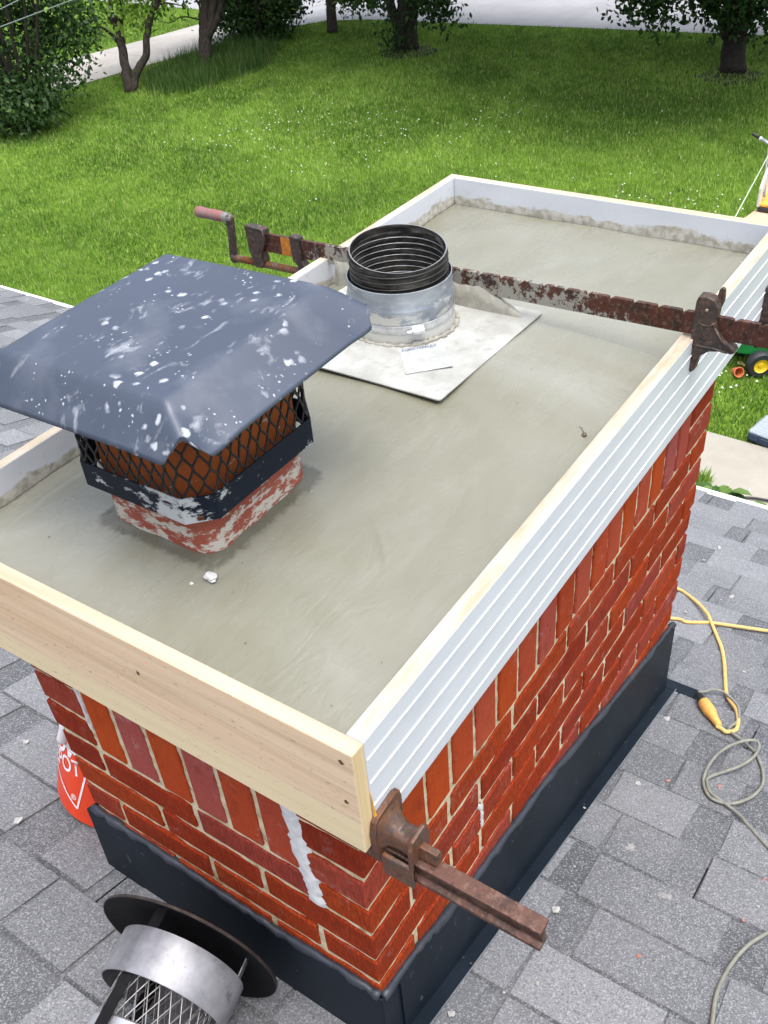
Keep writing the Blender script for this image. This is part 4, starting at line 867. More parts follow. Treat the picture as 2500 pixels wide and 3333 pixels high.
# lumpy ring of cement at the foot of the collar
b=MB(); q=random.Random(12); P=[]; rr=[]
for k in range(121):
    a=6.2832*k/120; r=.0945+q.uniform(-.001,.003); x,y=.755+r*math.cos(a),.406+r*math.sin(a); P.append((x,y,pz_(x,y)+.001)); rr.append(q.choice([.002,.003,.004,.0055]))
b.tube(P,rr,7,cap=False); part(b,'cement_rim',M_cement,ln,smooth=True)
# ---------------------------------------------------------------- clamps
KX=.868
k1=thing('bar_clamp','long rusty notched bar clamp lying across the form with crank handle at its left','clamp',(KX,.3,.44))
TYZ=Matrix(((0,0,1,KX),(1,0,0,0),(0,1,0,0),(0,0,0,1)))      # (u,v,w)->(x=KX+w,y=u,z=v)
def TW(x): return Matrix(((0,0,1,x),(1,0,0,0),(0,1,0,0),(0,0,0,1)))
def btop(y): return .4815-.018*(y+.06)/.9
def bbot(y): return btop(y)-.0375
b=MB(); y=-.40; topl=[]
while y<.84:
    topl.append((y,btop(y)))
    if y<.56: topl+= [(y+.0285,btop(y+.0285)),(y+.036,btop(y+.036)-.0055),(y+.0375,btop(y+.0375)-.0005)]
    y+=.040
topl.append((.845,btop(.845)))
b.prism(topl+[(.845,bbot(.845)),(-.40,bbot(-.40))],.0075,TW(KX-.00375))
part(b,'bar',M_rustbar,k1,bevel=.0006)
# mortar crust along the bar inside the form
b=MB(); q=random.Random(6); ys=[.215+k*.0125 for k in range(34)]; V=[];n_=len(ys)
for y_ in ys:
    e_=min(1,max(.05,(y_-.215)/.09)); zt_=crown(KX,y_)-.004+(bbot(y_)+.016-crown(KX,y_))*e_*q.uniform(.93,1.04); zb_=crown(KX,y_)-.004; w1=.008*q.uniform(.9,1.15)*(.5+.5*e_); w2=.005*q.uniform(.9,1.3)
    V+=[(KX-w1-.004,y_,zb_),(KX-w2-.001,y_,(zb_+zt_)/2+q.uniform(-.002,.002)),(KX-w2+.0005,y_,zt_),(KX+w2,y_,zt_),(KX+w1,y_,zb_)]
b.add(V,[(i*5+k,(i+1)*5+k,(i+1)*5+k+1,i*5+k+1) for i in range(n_-1) for k in range(4)]+[(0,1,2,3,4),tuple((n_-1)*5+k for k in (4,3,2,1,0))])
part(b,'mortar_crust',M_cement,k1,smooth=True)
# fixed jaw at the right
jy=-.069
jaw=[(jy+.004,.502),(jy+.001,.512),(jy-.012,.513),(jy-.024,.510),(jy-.031,.498),(jy-.030,.478),(jy-.034,.462),(jy-.045,.449),(jy-.062,.437),(jy-.066,.431),(jy-.060,.427),(jy-.044,.428),(jy-.026,.424),(jy-.014,.414),(jy-.009,.402),(jy-.007,.386),(jy-.002,.381),(jy+.003,.385),(jy+.003,.43),(jy+.006,.455)]
b=MB(); b.prism(jaw,.021,TW(KX-.0105)); ja=part(b,'jaw',M_iron,k1,bevel=.0025)
b=MB(); rim=[(jy-.004,.47),(jy-.012,.467),(jy-.022,.468),(jy-.029,.474)]; b.tube([(KX-.0112,u,v) for u,v in smoothpath([(u,v,0) for u,v in rim],3) ] if False else [(KX-.0112,u,v) for u,v in rim],.0016,6)
b.tube([(KX-.0110,u,v) for u,v in ((jy-.030,.466),(jy-.042,.448),(jy-.060,.434))],.002,6); b.tube([(KX-.0110,u,v) for u,v in ((jy+.0,.431),(jy-.012,.431),(jy-.03,.432),(jy-.055,.430))],.002,6)
for t_ in range(18):                                       # ring and letter H cast in the jaw
    pass
b.tube([(KX-.0108,jy-.014+.0052*math.cos(a),.4445+.0052*math.sin(a)) for a in [6.2832*k/18 for k in range(19)]],.0006,5,cap=False)
for u0,v0,u1,v1 in ((-.0025,-.003,-.0025,.003),(.0025,-.003,.0025,.003),(-.0025,0,.0025,0)): b.tube([(KX-.0108,jy-.014+u0,.4445+v0),(KX-.0108,jy-.014+u1,.4445+v1)],.0006,5)
setp(b.build('casting_ribs',M_iron,smooth=True),k1)
b=MB(); b.lathe([(0,.0016),(.0024,.0014),(.003,.0)],frame((KX-.0105,jy-.014,.492),(-1,0,0),(0,1,0)),16); part(b,'rivet',flat('brass_rivet',(.30,.22,.15),.4,.7),k1,smooth=True)
b=MB(); b.prism([(jy-.021,.500),(jy-.024,.521),(jy-.028,.526),(jy-.033,.523),(jy-.034,.505),(jy-.030,.49)],.007,TW(KX+.0045)); part(b,'release_lever',M_iron,k1,bevel=.0018)
# tail bracket, slide bracket, screw, crank and grip at the left
b=MB(); sb=[(.772,.4695),(.790,.4695),(.8395,.4775),(.8395,.468),(.838,.425),(.833,.408),(.829,.398),(.822,.3915),(.806,.3915),(.799,.400),(.7975,.414),(.795,.428),(.787,.444),(.785,.465)]
sb=[(.794,.4745),(.840,.4760),(.842,.470),(.840,.430),(.836,.412),(.834,.399),(.828,.3905),(.812,.3900),(.804,.398),(.803,.412),(.806,.424),(.802,.434),(.794,.444)]
b.prism(sb,.020,TW(KX-.010)); g1=part(b,'screw_bracket',M_iron,k1,bevel=.0025)
b=MB(); b.tube([(KX-.010,.841,.4755),(KX-.010,.796,.4740),(KX-.010,.794,.455),(KX-.010,.796,.443),(KX-.010,.804,.432),(KX-.010,.805,.415)],.0022,6); b.lathe([(0,.001),(.0026,.001),(.0036,0)],frame((KX-.0102,.8235,.4485),(-1,0,0),(0,1,0)),14)
setp(b.build('bracket_rim',M_iron,smooth=True),k1)
b=MB(); b.prism([(.708,.4705),(.728,.4735),(.731,.470),(.730,.432),(.728,.42),(.722,.418),(.716,.406),(.709,.397),(.704,.393),(.698,.400),(.697,.412),(.706,.425)],.017,TW(KX-.0085)); part(b,'sliding_jaw',M_iron,k1,bevel=.002)
b=MB(); n_=int(.19/.0012); P=[];rr=[]
s0_,s1_=Vector((KX,.893,.396)),Vector((KX,.700,.3985))
for k in range(n_+1): P.append(s0_.lerp(s1_,k/n_)); rr.append(.0076 if (k%4)<2 else .0046)
b.tube(P,rr,14); part(b,'screw',rusty('rusty_thread',(.20,.18,.16),(.24,.09,.03),.45),k1,smooth='auto')
b=MB(); b.tube([(KX,.897,.396),(KX,.8835,.396)],.0095,16); cr_=[(.8790,.4825),(.8850,.4880),(.8935,.4870),(.8965,.4800),(.8940,.455),(.8985,.420),(.9010,.397),(.8990,.3875),(.8920,.3845),(.8860,.388),(.8845,.397),(.8835,.425),(.8800,.455)]
b.prism(cr_,.011,TW(KX-.0055)); part(b,'crank_arm',M_iron,k1,bevel=.002)
b=MB(); Tg=frame((KX,.884,.481),(0,1,.0),(1,0,0)); b.lathe([(0,-.004),(.0068,-.004),(.0068,.006),(.0092,.007),(.0098,.012),(.0098,.018)],Tg,24)
b.lathe([(.0035,0),(.0035,.001),(0,.001)],frame((KX-.0056,.8875,.481),(-1,0,0),(0,1,0)),14); part(b,'grip_ferrule',flat('ferrule_grey',(.28,.27,.26),.45,.5,.3,60),k1,smooth='auto')
b=MB(); b.lathe([(.0098,.018),(.0108,.024),(.0112,.045),(.0104,.058),(.0112,.072),(.0116,.082),(.0110,.0885),(.0085,.0910),(0,.0915)],Tg,28)
gm=NT('worn_red_wood',.55); f_=gm.noise(40,det=5,rough=.7); gm.col(gm.mix(gm.step(f_,.42,.62),(.24,.075,.07),(.17,.13,.12))); part(b,'grip',gm,k1,smooth='auto')
b=MB(); b.cbox((KX-.0042,.733,bbot(.733)+.0006),(KX-.0034,.757,btop(.757)-.0008),.0002); o=part(b,'rust_band',flat('orange_rust',(.42,.15,.015),.8,0,.3,60),k1)
# steel I-bar clamp at the near corner, copied for the far one
k2=thing('bar_clamp','stubby brown I bar clamp gripping the form at its near corner','clamp',(-.035,-.09,.245))
def TX(y): return Matrix(((1,0,0,0),(0,0,1,y),(0,1,0,0),(0,0,0,1)))  # (u,v,w)->(x=u,y=y+w,z=v)
def ibar(cx,cz,wd,ht,fl,wb): return [(cx-wd/2,cz-ht/2),(cx+wd/2,cz-ht/2),(cx+wd/2,cz-ht/2+fl),(cx+wb/2,cz-ht/2+fl+.003),(cx+wb/2,cz+ht/2-fl-.003),(cx+wd/2,cz+ht/2-fl),(cx+wd/2,cz+ht/2),(cx-wd/2,cz+ht/2),(cx-wd/2,cz+ht/2-fl),(cx-wb/2,cz+ht/2-fl-.003),(cx-wb/2,cz-ht/2+fl+.003),(cx-wd/2,cz-ht/2+fl)]
b=MB(); b.prism(ibar(-.034,.2495,.019,.035,.0045,.006),.262,TX(-.262)); part(b,'bar',M_rustlow,k2,bevel=.0012)
b=MB(); 
# pressure pad with flaring neck and rear collar plate
pad=[(-.050,.260),(-.055,.268),(-.056,.300),(-.052,.318),(-.046,.322),(-.012,.326),(-.005,.322),(-.003,.312),(-.003,.285),(-.008,.262)]
b.prism(pad,.007,TX(-.0762)); 
rg=[]
for (yy,x0,x1,z0,z1) in ((-.0762,-.051,-.009,.266,.318),(-.082,-.045,-.014,.268,.309),(-.093,-.043,-.017,.268,.301),(-.106,-.043,-.017,.266,.302),(-.112,-.045,-.015,.262,.306)):
    rg.append([(x,yy,z) for x,z in rrect(x0,x1,z0,z1,.012,4)])
n=len(rg[0]); b.add([p for r_ in rg for p in r_],[(r_*n+k,r_*n+(k+1)%n,(r_+1)*n+(k+1)%n,(r_+1)*n+k) for r_ in range(4) for k in range(n)])
part(b,'pressure_pad',M_rust,k2,smooth='auto',bevel=.001)
b=MB(); b.prism([(-.049,.226),(-.050,.24),(-.049,.294),(-.044,.306),(-.020,.309),(-.014,.301),(-.013,.272),(-.020,.268),(-.045,.268),(-.045,.226)],.0055,TX(-.1165)); b.prism([(-.045,.224),(-.049,.226),(-.050,.262),(-.045,.264)],.040,TX(-.1165)); part(b,'collar_plate',M_rust,k2,bevel=.0018)
b=MB(); b.prism([(-.036,.269),(-.027,.269),(-.023,.276),(-.025,.286),(-.034,.287)],.024,TX(-.138)); part(b,'locking_spring',M_rust,k2,bevel=.0015)
k3=thing('bar_clamp','dark cast clamp jaw just showing beyond the right hand board at the right edge','clamp',(1.29,-.08,.28))
T5=TW(1.29-.0105)@Matrix.Translation((0,-.166,0))
b=MB(); b.prism(jaw,.021,T5); part(b,'jaw',M_iron,k3,bevel=.0025)
b=MB(); b.box((1.286,-.28,.232),(1.294,.60,.268)); part(b,'bar',M_rustlow,k3,bevel=.0006)
# ---------------------------------------------------------------- storm cap lying against the chimney
ax=Vector((-.955,-.215,-.09)).normalized(); vc=Vector((-.092,.294,-.233))
sc_=thing('storm_cap','round black storm cap lying on its side on the shingles against the flashing','vent cap',(-.2,.3,-.33))
TV=frame(vc,ax,(0,0,1))@Matrix.Scale(.96,4)
def steel(name,a,b_,r=.35,me=.6):
    m=NT(name,r,me,.5 if me else .08); f=m.noise(9,det=6,rough=.65); g=m.noise(45,det=5,rough=.7,off=4); c=m.mix(m.step(f,.35,.68),a,b_); c=m.mix(m.math('MULTIPLY',m.step(g,.60,.68),.5),c,tuple(x*.35 for x in a)); m.col(c); m.bump(f,.4,.004); return m
M_soot=steel('sooted_metal',(.006,.006,.007),(.014,.014,.015),.6,.0); M_drum=steel('scuffed_steel',(.10,.095,.105),(.30,.30,.32),.45,.4)
b=MB(); b.lathe([(0,-.030),(.05,-.028),(.12,-.012),(.150,-.001),(.1535,.001),(.153,.004),(.149,.0035),(.118,-.008),(.05,-.022),(0,-.024)],TV,72); part(b,'brim',M_soot,sc_,smooth='auto')
b=MB(); b.lathe([(.150,-.001),(.1542,.0),(.1545,.004),(.153,.0045)],TV,72); part(b,'brim_edge',flat('copper_brown_edge',(.05,.038,.034),.45,.5,.4,50),sc_,smooth='auto')
b=MB(); b.lathe([(.103,.022),(.1055,.0225),(.1055,.090),(.1045,.092),(.1025,.092),(.1035,.090),(.1035,.024),(.103,.022)],TV,72); part(b,'drum',M_drum,sc_,smooth='auto')
for a_ in (.35,2.45,4.55):
    b=MB(); Ta=TV@Matrix.Rotation(a_,4,'Z'); b.box((.0925,-.011,-.014),(.095,.011,.18),Ta); part(b,'strap',M_drum if a_>4 else M_soot,sc_,bevel=.0005)
b=MB(); N=26; RR=.079
for r in range(0,6):
    for k in range(N):
        def nd_(k,r,z0=.048): a=2*math.pi*(k+.5*(r%2))/N; return TV@Vector((RR*math.cos(a),RR*math.sin(a),z0+r*.020))
        a=nd_(k,r); c=[nd_(k,r+1),nd_(k-1 if r%2==0 else k+1,r+1)]
        for e in c: b.tube([a,e],.0012,5,cap=False)
part(b,'mesh_screen',flat('mesh_steel',(.25,.24,.24),.4,.6),sc_,smooth=True)
b=MB(); b.lathe([(.0,.145),(.081,.145),(.085,.148),(.0855,.180),(.083,.184),(.083,.225),(.081,.226),(.081,.150)],TV,64); part(b,'collar',steel('bright_collar',(.32,.33,.35),(.52,.53,.56),.4,.5),sc_,smooth='auto')
b=MB(); b.lathe([(0,.046),(.07,.046)],TV,40); part(b,'inner_disc',M_soot,sc_)
# ---------------------------------------------------------------- orange bucket
bk_=thing('bucket','orange plastic bucket with white lettering standing behind the left side of the chimney','bucket',(.138,.755,rz(.138)))
up=Vector((.30,-.15,.93)).normalized(); bb0=Vector((.138,.755,rz(.138)+.02)); TB=frame(bb0,up,(1,0,0))@Matrix.Scale(.94,4)
M_or=flat('orange_plastic',(.80,.055,.008),.42,0,.12,14); M_wh=flat('white_print',(.82,.76,.76),.5)
b=MB(); b.lathe([(0,0),(.118,0),(.126,.004),(.129,.012),(.142,.30),(.147,.302),(.147,.312),(.143,.314),(.144,.345),(.150,.347),(.150,.358),(.144,.358),(.141,.352),(.127,.014),(0,.010)],TB,64); part(b,'pail',M_or,bk_,smooth='auto')
def onb(s_,h_,e=.0012):
    r=.129+(h_-.012)/(.288)*.013+e; a=s_/r; return TB@Vector((r*math.cos(a),r*math.sin(a),h_))
# camera-facing azimuth on the bucket
AZ=math.atan2(-1.33,-.65)+.0
def bendf(s0_,h0,rot):
    cr1,sr1=math.cos(rot),math.sin(rot)
    return lambda p: Vector(onb((AZ*.135)+s0_+(p.x*cr1-p.y*sr1),h0+(p.x*sr1+p.y*cr1)))
def bandstrip(pts,w_):
    b=MB()
    for i in range(len(pts)-1):
        (s0_,h0),(s1_,h1)=pts[i],pts[i+1]; N_=8; d_=Vector((s1_-s0_,h1-h0)).normalized(); n_=Vector((-d_.y,d_.x))*w_/2
        for k in range(N_):
            a0=(s0_+(s1_-s0_)*k/N_,h0+(h1-h0)*k/N_); a1=(s0_+(s1_-s0_)*(k+1)/N_,h0+(h1-h0)*(k+1)/N_); f=lambda q_,sg:onb(AZ*.135+q_[0]+sg*n_.x,q_[1]+sg*n_.y)
            b.add([f(a0,-1),f(a1,-1),f(a1,1),f(a0,1)],[(0,1,2,3)])
    return b
b=bandstrip([(-.25,.105),(-.132,.040),(-.132,.175)],.0045)
o=b.build('printed_frame',M_wh); setp(o,bk_)
for w_,h_,e_,sz_ in (('DEPOT',.132,-.139,.056),('HOME',.185,-.108,.085),('THE',.258,-.09,.085)):
    tm=textmesh('bucket_text',w_,sz_,M_wh,None,bend=bendf(e_,h_,.30),sx=.8,al='RIGHT'); setp(tm,bk_)
tm=textmesh('registered_mark','\u00ae',.020,M_wh,None,bend=bendf(-.155,.058,0)); setp(tm,bk_)
b=MB(); hp=[onb(AZ*.135-.235,.205,.012),onb(AZ*.135-.19,.190,.006),onb(AZ*.135-.13,.182,.004),onb(AZ*.135-.05,.190,.004),onb(AZ*.135+.1,.2,.004)]; b.tube(smoothpath(hp,5),.002,6); part(b,'handle_wire',flat('handle_wire_metal',(.5,.5,.5),.4,.6),bk_,smooth=True)
b=MB(); g0=Vector(onb(AZ*.135-.240,.290,.016)); g1_=Vector(onb(AZ*.135-.240,.205,.014)); b.tube([g0,g0.lerp(g1_,.1),g0.lerp(g1_,.45),g0.lerp(g1_,.5),g0.lerp(g1_,.9),g1_],[.008,.0105,.0105,.0095,.0105,.008],12); part(b,'handle_grip',M_wh,bk_,smooth=True)
# ---------------------------------------------------------------- cords
def rp(p,h_): return (p[0],p[1],rz(p[0])+.009+h_)
M_yc=flat('yellow_cord',(.70,.43,.14),.5,0,.15,50); M_gc=flat('grey_cord',(.20,.20,.165),.55,0,.2,50); M_oc=flat('orange_connector',(.76,.36,.09),.45,0,.15,50)
yc=thing('extension_cord','pale orange extension cord coming round the chimney with its socket end','cord',(1.4,-.1,rz(1.4)))
A_=[(1.181,-0.166,-0.781),(1.178,-0.179,-0.780),(1.174,-0.193,-0.778),(1.198,-0.209,-0.786),(1.242,-0.203,-0.800),(1.286,-0.186,-0.814),(1.317,-0.161,-0.824),(1.349,-0.142,-0.834),(1.427,-0.117,-0.859),(1.498,-0.094,-0.881),(1.569,-0.066,-0.904),(1.627,-0.035,-0.923),(1.697,0.006,-0.945),(1.719,0.021,-0.952),(1.770,0.063,-0.968),(1.825,0.125,-0.985),(1.838,0.167,-0.989)]
A_=[rp(p,.0055) for p in A_]; b0=(1.629,0.110,-0.923); Bc=[(1.629,0.110,-0.923),(1.644,0.060,-0.928),(1.688,0.005,-0.942),(1.714,-0.045,-0.950),(1.744,-0.108,-0.960),(1.765,-0.152,-0.966),(1.827,-0.272,-0.986)]
Bc=[rp(p,.0055 if i!=2 else .0055) for i,p in enumerate(Bc)]; A_[13]=(A_[13][0],A_[13][1],A_[13][2]+.011); A_[12]=(A_[12][0],A_[12][1],A_[12][2]+.007); A_[14]=(A_[14][0],A_[14][1],A_[14][2]+.007)
loop=[rp((A_[-1][0]+.05,A_[-1][1]+.25,0),.0055),rp((1.95,.75,0),.0055),rp((1.5,.7,0),.0055),rp((1.45,.35,0),.0055)]
b=MB(); b.tube(smoothpath(A_+loop+Bc,8),.0052,10); part(b,'cable',M_yc,yc,smooth=True)
c0_=Vector(rp((1.251,-0.110,-0.803),.015)); c1_=Vector(rp((1.182,-0.172,-0.781),.009))
b=MB(); f=lambda t_:c0_.lerp(c1_,t_); b.tube([f(0),f(.02),f(.2),f(.42),f(.6),f(.74),f(.82),f(.84),f(.88),f(.9),f(.94),f(1.0)],[.013,.0155,.0165,.0165,.0125,.0105,.0100,.0088,.0100,.0085,.0092,.0058],16); part(b,'socket_body',M_oc,yc,smooth=True)
gc=thing('power_cord','dusty grey power cord looped on the shingles and plugged into the orange socket','cord',(1.3,-.3,rz(1.3)))
d0_=(c0_-c1_).normalized(); b=MB(); b.tube([c0_-d0_*.002,c0_+d0_*.008,c0_+d0_*.012,c0_+d0_*.024,c0_+d0_*.032,c0_+d0_*.042],[.0125,.0125,.010,.0095,.006,.004],14); part(b,'plug',flat('black_rubber',(.012,.012,.013),.5),gc,smooth=True)
e_=c0_+d0_*.040
G_=[(1.308,-0.101,-0.821),(1.323,-0.112,-0.826),(1.334,-0.134,-0.829),(1.322,-0.159,-0.825),(1.297,-0.185,-0.817),(1.266,-0.198,-0.808),(1.234,-0.202,-0.797),(1.188,-0.194,-0.783),(1.173,-0.216,-0.778),(1.158,-0.246,-0.773),(1.135,-0.274,-0.766),(1.086,-0.302,-0.750),(1.035,-0.316,-0.734),(0.987,-0.312,-0.719),(0.946,-0.297,-0.706),(0.913,-0.272,-0.695),(0.906,-0.237,-0.693),(0.927,-0.215,-0.700),(0.958,-0.202,-0.710),(1.001,-0.198,-0.723),(1.055,-0.204,-0.740),(1.109,-0.222,-0.758),(1.150,-0.248,-0.771),(1.160,-0.268,-0.774),(1.143,-0.277,-0.768),(1.102,-0.275,-0.755),(1.056,-0.259,-0.741),(1.008,-0.232,-0.725),(0.970,-0.211,-0.714),(0.950,-0.212,-0.707),(0.921,-0.230,-0.698),(0.907,-0.268,-0.694),(0.890,-0.304,-0.688),(0.870,-0.327,-0.682),(0.845,-0.360,-0.674),(0.804,-0.411,-0.661),(0.741,-0.461,-0.641),(0.654,-0.457,-0.613),(0.606,-0.435,-0.598),(0.548,-0.410,-0.579),(0.480,-0.396,-0.557),(0.415,-0.393,-0.537),(0.355,-0.403,-0.518),(0.289,-0.420,-0.497)]
hh=[.012,.016,.014,.013,.013,.010,.006,.006,.006,.005,.005]+[.004]*7+[.005,.012,.02,.024,.026,.026,.022,.018,.013,.010,.008,.007,.006,.005,.005,.004]+[.004]*12
b=MB(); G2=[tuple(e_)]+[rp(p,hh[min(i,len(hh)-1)]) for i,p in enumerate(G_)]; b.tube(smoothpath(G2,7),.0038,9); part(b,'cable',M_gc,gc,smooth=True)
b=MB(); hp=[(5.858,0.951,-3.620),(5.953,0.885,-3.620),(6.008,0.782,-3.620),(6.033,0.670,-3.620),(6.087,0.404,-3.620)]; b.tube(smoothpath([(p[0],p[1],GZ+.055) for p in hp],5),.010,8); tag(b.build('garden_hose',flat('black_hose',(.015,.013,.014),.4),smooth=True),'black hose lying across the walkway just past the roof eave','hose')
# ---------------------------------------------------------------- debris on the roof
crumb=None; q=random.Random(21)
spots=[(0.117,1.022,-0.442),(-0.038,0.836,-0.393),(1.133,-0.056,-0.765),(0.409,-0.093,-0.535),(1.283,-0.188,-0.813),(1.152,-0.269,-0.771),(0.530,-0.077,-0.574),(0.657,-0.402,-0.614),(1.145,-0.131,-0.769),(2.259,0.141,-1.123),(2.364,0.287,-1.157),(0.338,0.004,-0.513),(1.867,0.022,-0.999),(0.849,-0.087,-0.675),(0.244,-0.136,-0.483),(0.758,-0.173,-0.646),(2.118,0.153,-1.078),(2.939,0.211,-1.340),(1.708,0.084,-0.948),(1.489,-0.152,-0.878),(1.913,0.000,-1.013),(0.697,-0.023,-0.627),(0.107,-0.049,-0.439),(0.194,-0.099,-0.467)]
for i,p in enumerate(spots):
    if crumb is None:
        o=crumb=lump('mortar_crumb','pale mortar crumb lying on the grey shingles','debris',rp(p,.002),.006,flat('dull_mortar',(.36,.355,.34),.9,0,.15,90),77,'mortar crumbs scattered on the roof',.28)
    else: o=crumb.copy(); C.objects.link(o); o.location=rp(p,.002)
    s_=q.uniform(.35,1.1) if i>3 else 1.3; o.scale=(s_*q.uniform(.6,1.5),s_,s_)
    lb_={0:'flat pale mortar chip on the shingles above and left of the bucket',1:'flat pale mortar chip on the shingles between bucket and storm cap',2:'white mortar splat on the shingles by the far flashing',3:'white mortar crumb on the shingles by the foot of the brown clamp bar'}
    o['label']=lb_.get(i,'tiny pale mortar crumb on the grey shingles, one of many alike')
    if i<4 and 'group' in o: del o['group']
    if i>3: o['group']='mortar crumbs scattered on the roof'; o.rotation_euler=(0,SL,q.uniform(0,6))
chip=None
for i,p in enumerate([(0.903,-0.138,-0.692),(0.962,-0.238,-0.711),(0.405,-0.256,-0.534),(0.604,-0.387,-0.597),(0.734,-0.394,-0.638)]):
    if chip is None: o=chip=lump('brick_chip','small terracotta brick chip lying on the grey shingles','debris',rp(p,.002),.0045,flat('terracotta',(.36,.15,.11),.8),99,'brick chips scattered on the roof',.3)
    else: o=chip.copy(); C.objects.link(o); o.location=rp(p,.002)
    o.scale=(q.uniform(.5,1),q.uniform(.7,1.3),.8); o.rotation_euler=(0,SL,q.uniform(0,6))
# ---------------------------------------------------------------- things on the lawn to the right
tr=thing('toy_tractor','green ride on toy tractor with yellow wheels parked on the grass','toy tractor',(8.2,1.35,GZ))
M_gr=flat('green_plastic',(.010,.15,.035),.35,0,.15,6); M_tyre=flat('black_tyre',(.022,.024,.028),.6,0,.3,20,.4); M_yel=flat('yellow_plastic',(.75,.50,.02),.4)
# runs along its own axis: nose to +Y / camera-left
ta=math.radians(128); TT=Matrix.Translation((8.369,1.136,GZ))@Matrix.Rotation(ta,4,'Z')@Matrix.Scale(1.35,4)
def Tb(a): return TT@Matrix.Translation(a)
b=MB(); pr=[(-.30,.16),(-.26,.40),(-.10,.42),(-.06,.33),(.02,.31),(.06,.40),(.36,.36),(.44,.30),(.46,.17),(.30,.13),(.0,.12)]
b.prism(pr,.22,TT@Matrix(((1,0,0,0),(0,0,1,-.11),(0,1,0,0),(0,0,0,1)))); part(b,'body',M_gr,tr,bevel=.02)
for (x,y,r,w_) in ((.30,.15,.095,.07),(.30,-.15,.095,.07),(-.18,.17,.14,.09),(-.18,-.17,.14,.09)):
    Tw=TT@Matrix.Translation((x,y,r))@Matrix.Rotation(math.pi/2 if y<0 else -math.pi/2,4,'X')
    b=MB(); b.lathe([(r*.55,w_*.5),(r*.9,w_*.5),(r,w_*.3),(r,-w_*.3),(r*.9,-w_*.5),(r*.55,-w_*.5)],Tw,32); wh=part(b,'wheel',M_tyre,tr,smooth='auto'); b=MB(); b.lathe([(0,w_*.42),(r*.15,w_*.42),(r*.2,w_*.3),(r*.45,w_*.35),(r*.56,w_*.5),(r*.56,-w_*.5),(0,-w_*.4)],Tw,24); rm=b.build('rim',M_yel,smooth='auto'); rm.parent=wh; rm.matrix_parent_inverse=wh.matrix_parent_inverse.copy(); rm.matrix_parent_inverse=Matrix.Translation(tr.location).inverted()
    rm.matrix_parent_inverse=Matrix.Identity(4); rm.matrix_basis=Matrix.Identity(4); rm.matrix_parent_inverse=(Matrix.Translation(tr.location)@wh.matrix_parent_inverse).inverted()
for y in (-.06,.06):
    b=MB(); b.cbox((.455,y-.03,.25),(.475,y+.03,.30),.006,TT); part(b,'headlight',flat('lamp_white',(.8,.78,.6),.3),tr)
b=MB(); b.cbox((.36,-.08,.362),(.16,.08,.366) if False else (.37,.08,.372),.002,TT) if False else b.cbox((.12,-.07,.385),(.34,.07,.389),.001,TT@Matrix.Rotation(math.radians(7.6),4,'Y')@Matrix.Translation((-.04,0,.02))); part(b,'bonnet_panel',flat('black_plastic',(.015,.015,.015),.4),tr)
b=MB(); b.cbox((-.24,-.10,.40),(-.05,.10,.46),.015,TT); part(b,'seat',M_yel,tr)
b=MB(); b.lathe([(.075,0),(.085,.008),(.095,0),(.085,-.008),(.075,0)],TT@Matrix.Translation((.03,0,.47))@Matrix.Rotation(-.6,4,'Y'),24); b.tube([TT@Vector((.07,0,.39)),TT@Vector((.03,0,.47))],.01,8); part(b,'steering_wheel',flat('wheel_black',(.02,.02,.02),.4),tr,smooth=True)
cu_=(7.857,1.502,-3.700)
b=MB(); Tc=frame((cu_[0],cu_[1],GZ+.055),(-.55,-.5,.30),(0,0,1)); b.lathe([(0,-.05),(.032,-.05),(.046,.045),(.050,.046),(.050,.052),(.043,.052),(.030,-.044),(0,-.044)],Tc,28); o=b.build('toy_cup',flat('orange_toy_plastic',(.62,.16,.07),.5),smooth='auto'); tag(o,'small terracotta orange cup tipped over on the grass by the toy tractor','toy cup')
sv=thing('toy_shovel','pale yellow toy shovel lying on the grass beside the toy tractor','toy shovel',(8.018,1.452,-3.700)); a0=Vector((8.040,1.526,-3.700));a1=Vector((7.981,1.411,-3.700));a0.z=a1.z=GZ+.05; dv=(a1-a0).normalized(); M_py=flat('pale_yellow_plastic',(.66,.52,.20),.5)
b=MB(); b.tube([a0+dv*.02,a1],.010,8); b.lathe([(.014,0),(.022,.006),(.030,0),(.022,-.006),(.014,0)],frame(a0,(0,0,1),dv),16); part(b,'handle',M_py,sv,smooth=True)
b=MB(); Ts=frame(a1,(0,0,1),dv); b.prism([(0,-.02),(.01,-.045),(.085,-.042),(.12,-.015),(.12,.015),(.085,.042),(.01,.045),(0,.02)],.012,Ts); part(b,'blade',M_py,sv,bevel=.004)
# parts organiser
tb=thing('organiser_case','dark blue parts case with a clear ribbed lid and red lettering on the lawn edge','tool case',(6.97,.95,GZ))
e0=Vector((6.798,1.028,-3.700)); e1=Vector((6.768,0.876,-3.700)); ex_=(e1-e0);ex_.z=0;ex_.normalize(); ey_=Vector((-ex_.y,ex_.x,0)); 
if ey_.x<0: ey_=-ey_
e0=e0-ex_*.05; TC=Matrix(((ex_.x,ey_.x,0,e0.x),(ex_.y,ey_.y,0,e0.y),(0,0,1,GZ+.03),(0,0,0,1)))
b=MB(); b.cbox((0,0,0),(.44,.34,.075),.012,TC); part(b,'tray',flat('navy_plastic',(.018,.035,.075),.4),tb)
b=MB(); b.cbox((.004,.004,.0755),(.436,.336,.105),.010,TC)
for k in range(13): b.cbox((-.004,.02+k*.024,.072),(.012,.032+k*.024,.102),.003,TC)
for k in range(7): b.cbox((.03,.03+k*.042,.105),(.41,.036+k*.042,.1075),.001,TC)
part(b,'lid',flat('cloudy_clear_plastic',(.30,.34,.38),.25),tb)
tm=textmesh('lid_text','BOSCH',.062,flat('red_print',(.62,.06,.06),.5),TC@Matrix.Translation((.175,.24,.1085))@Matrix.Rotation(-math.pi/2,4,'Z')); setp(tm,tb)
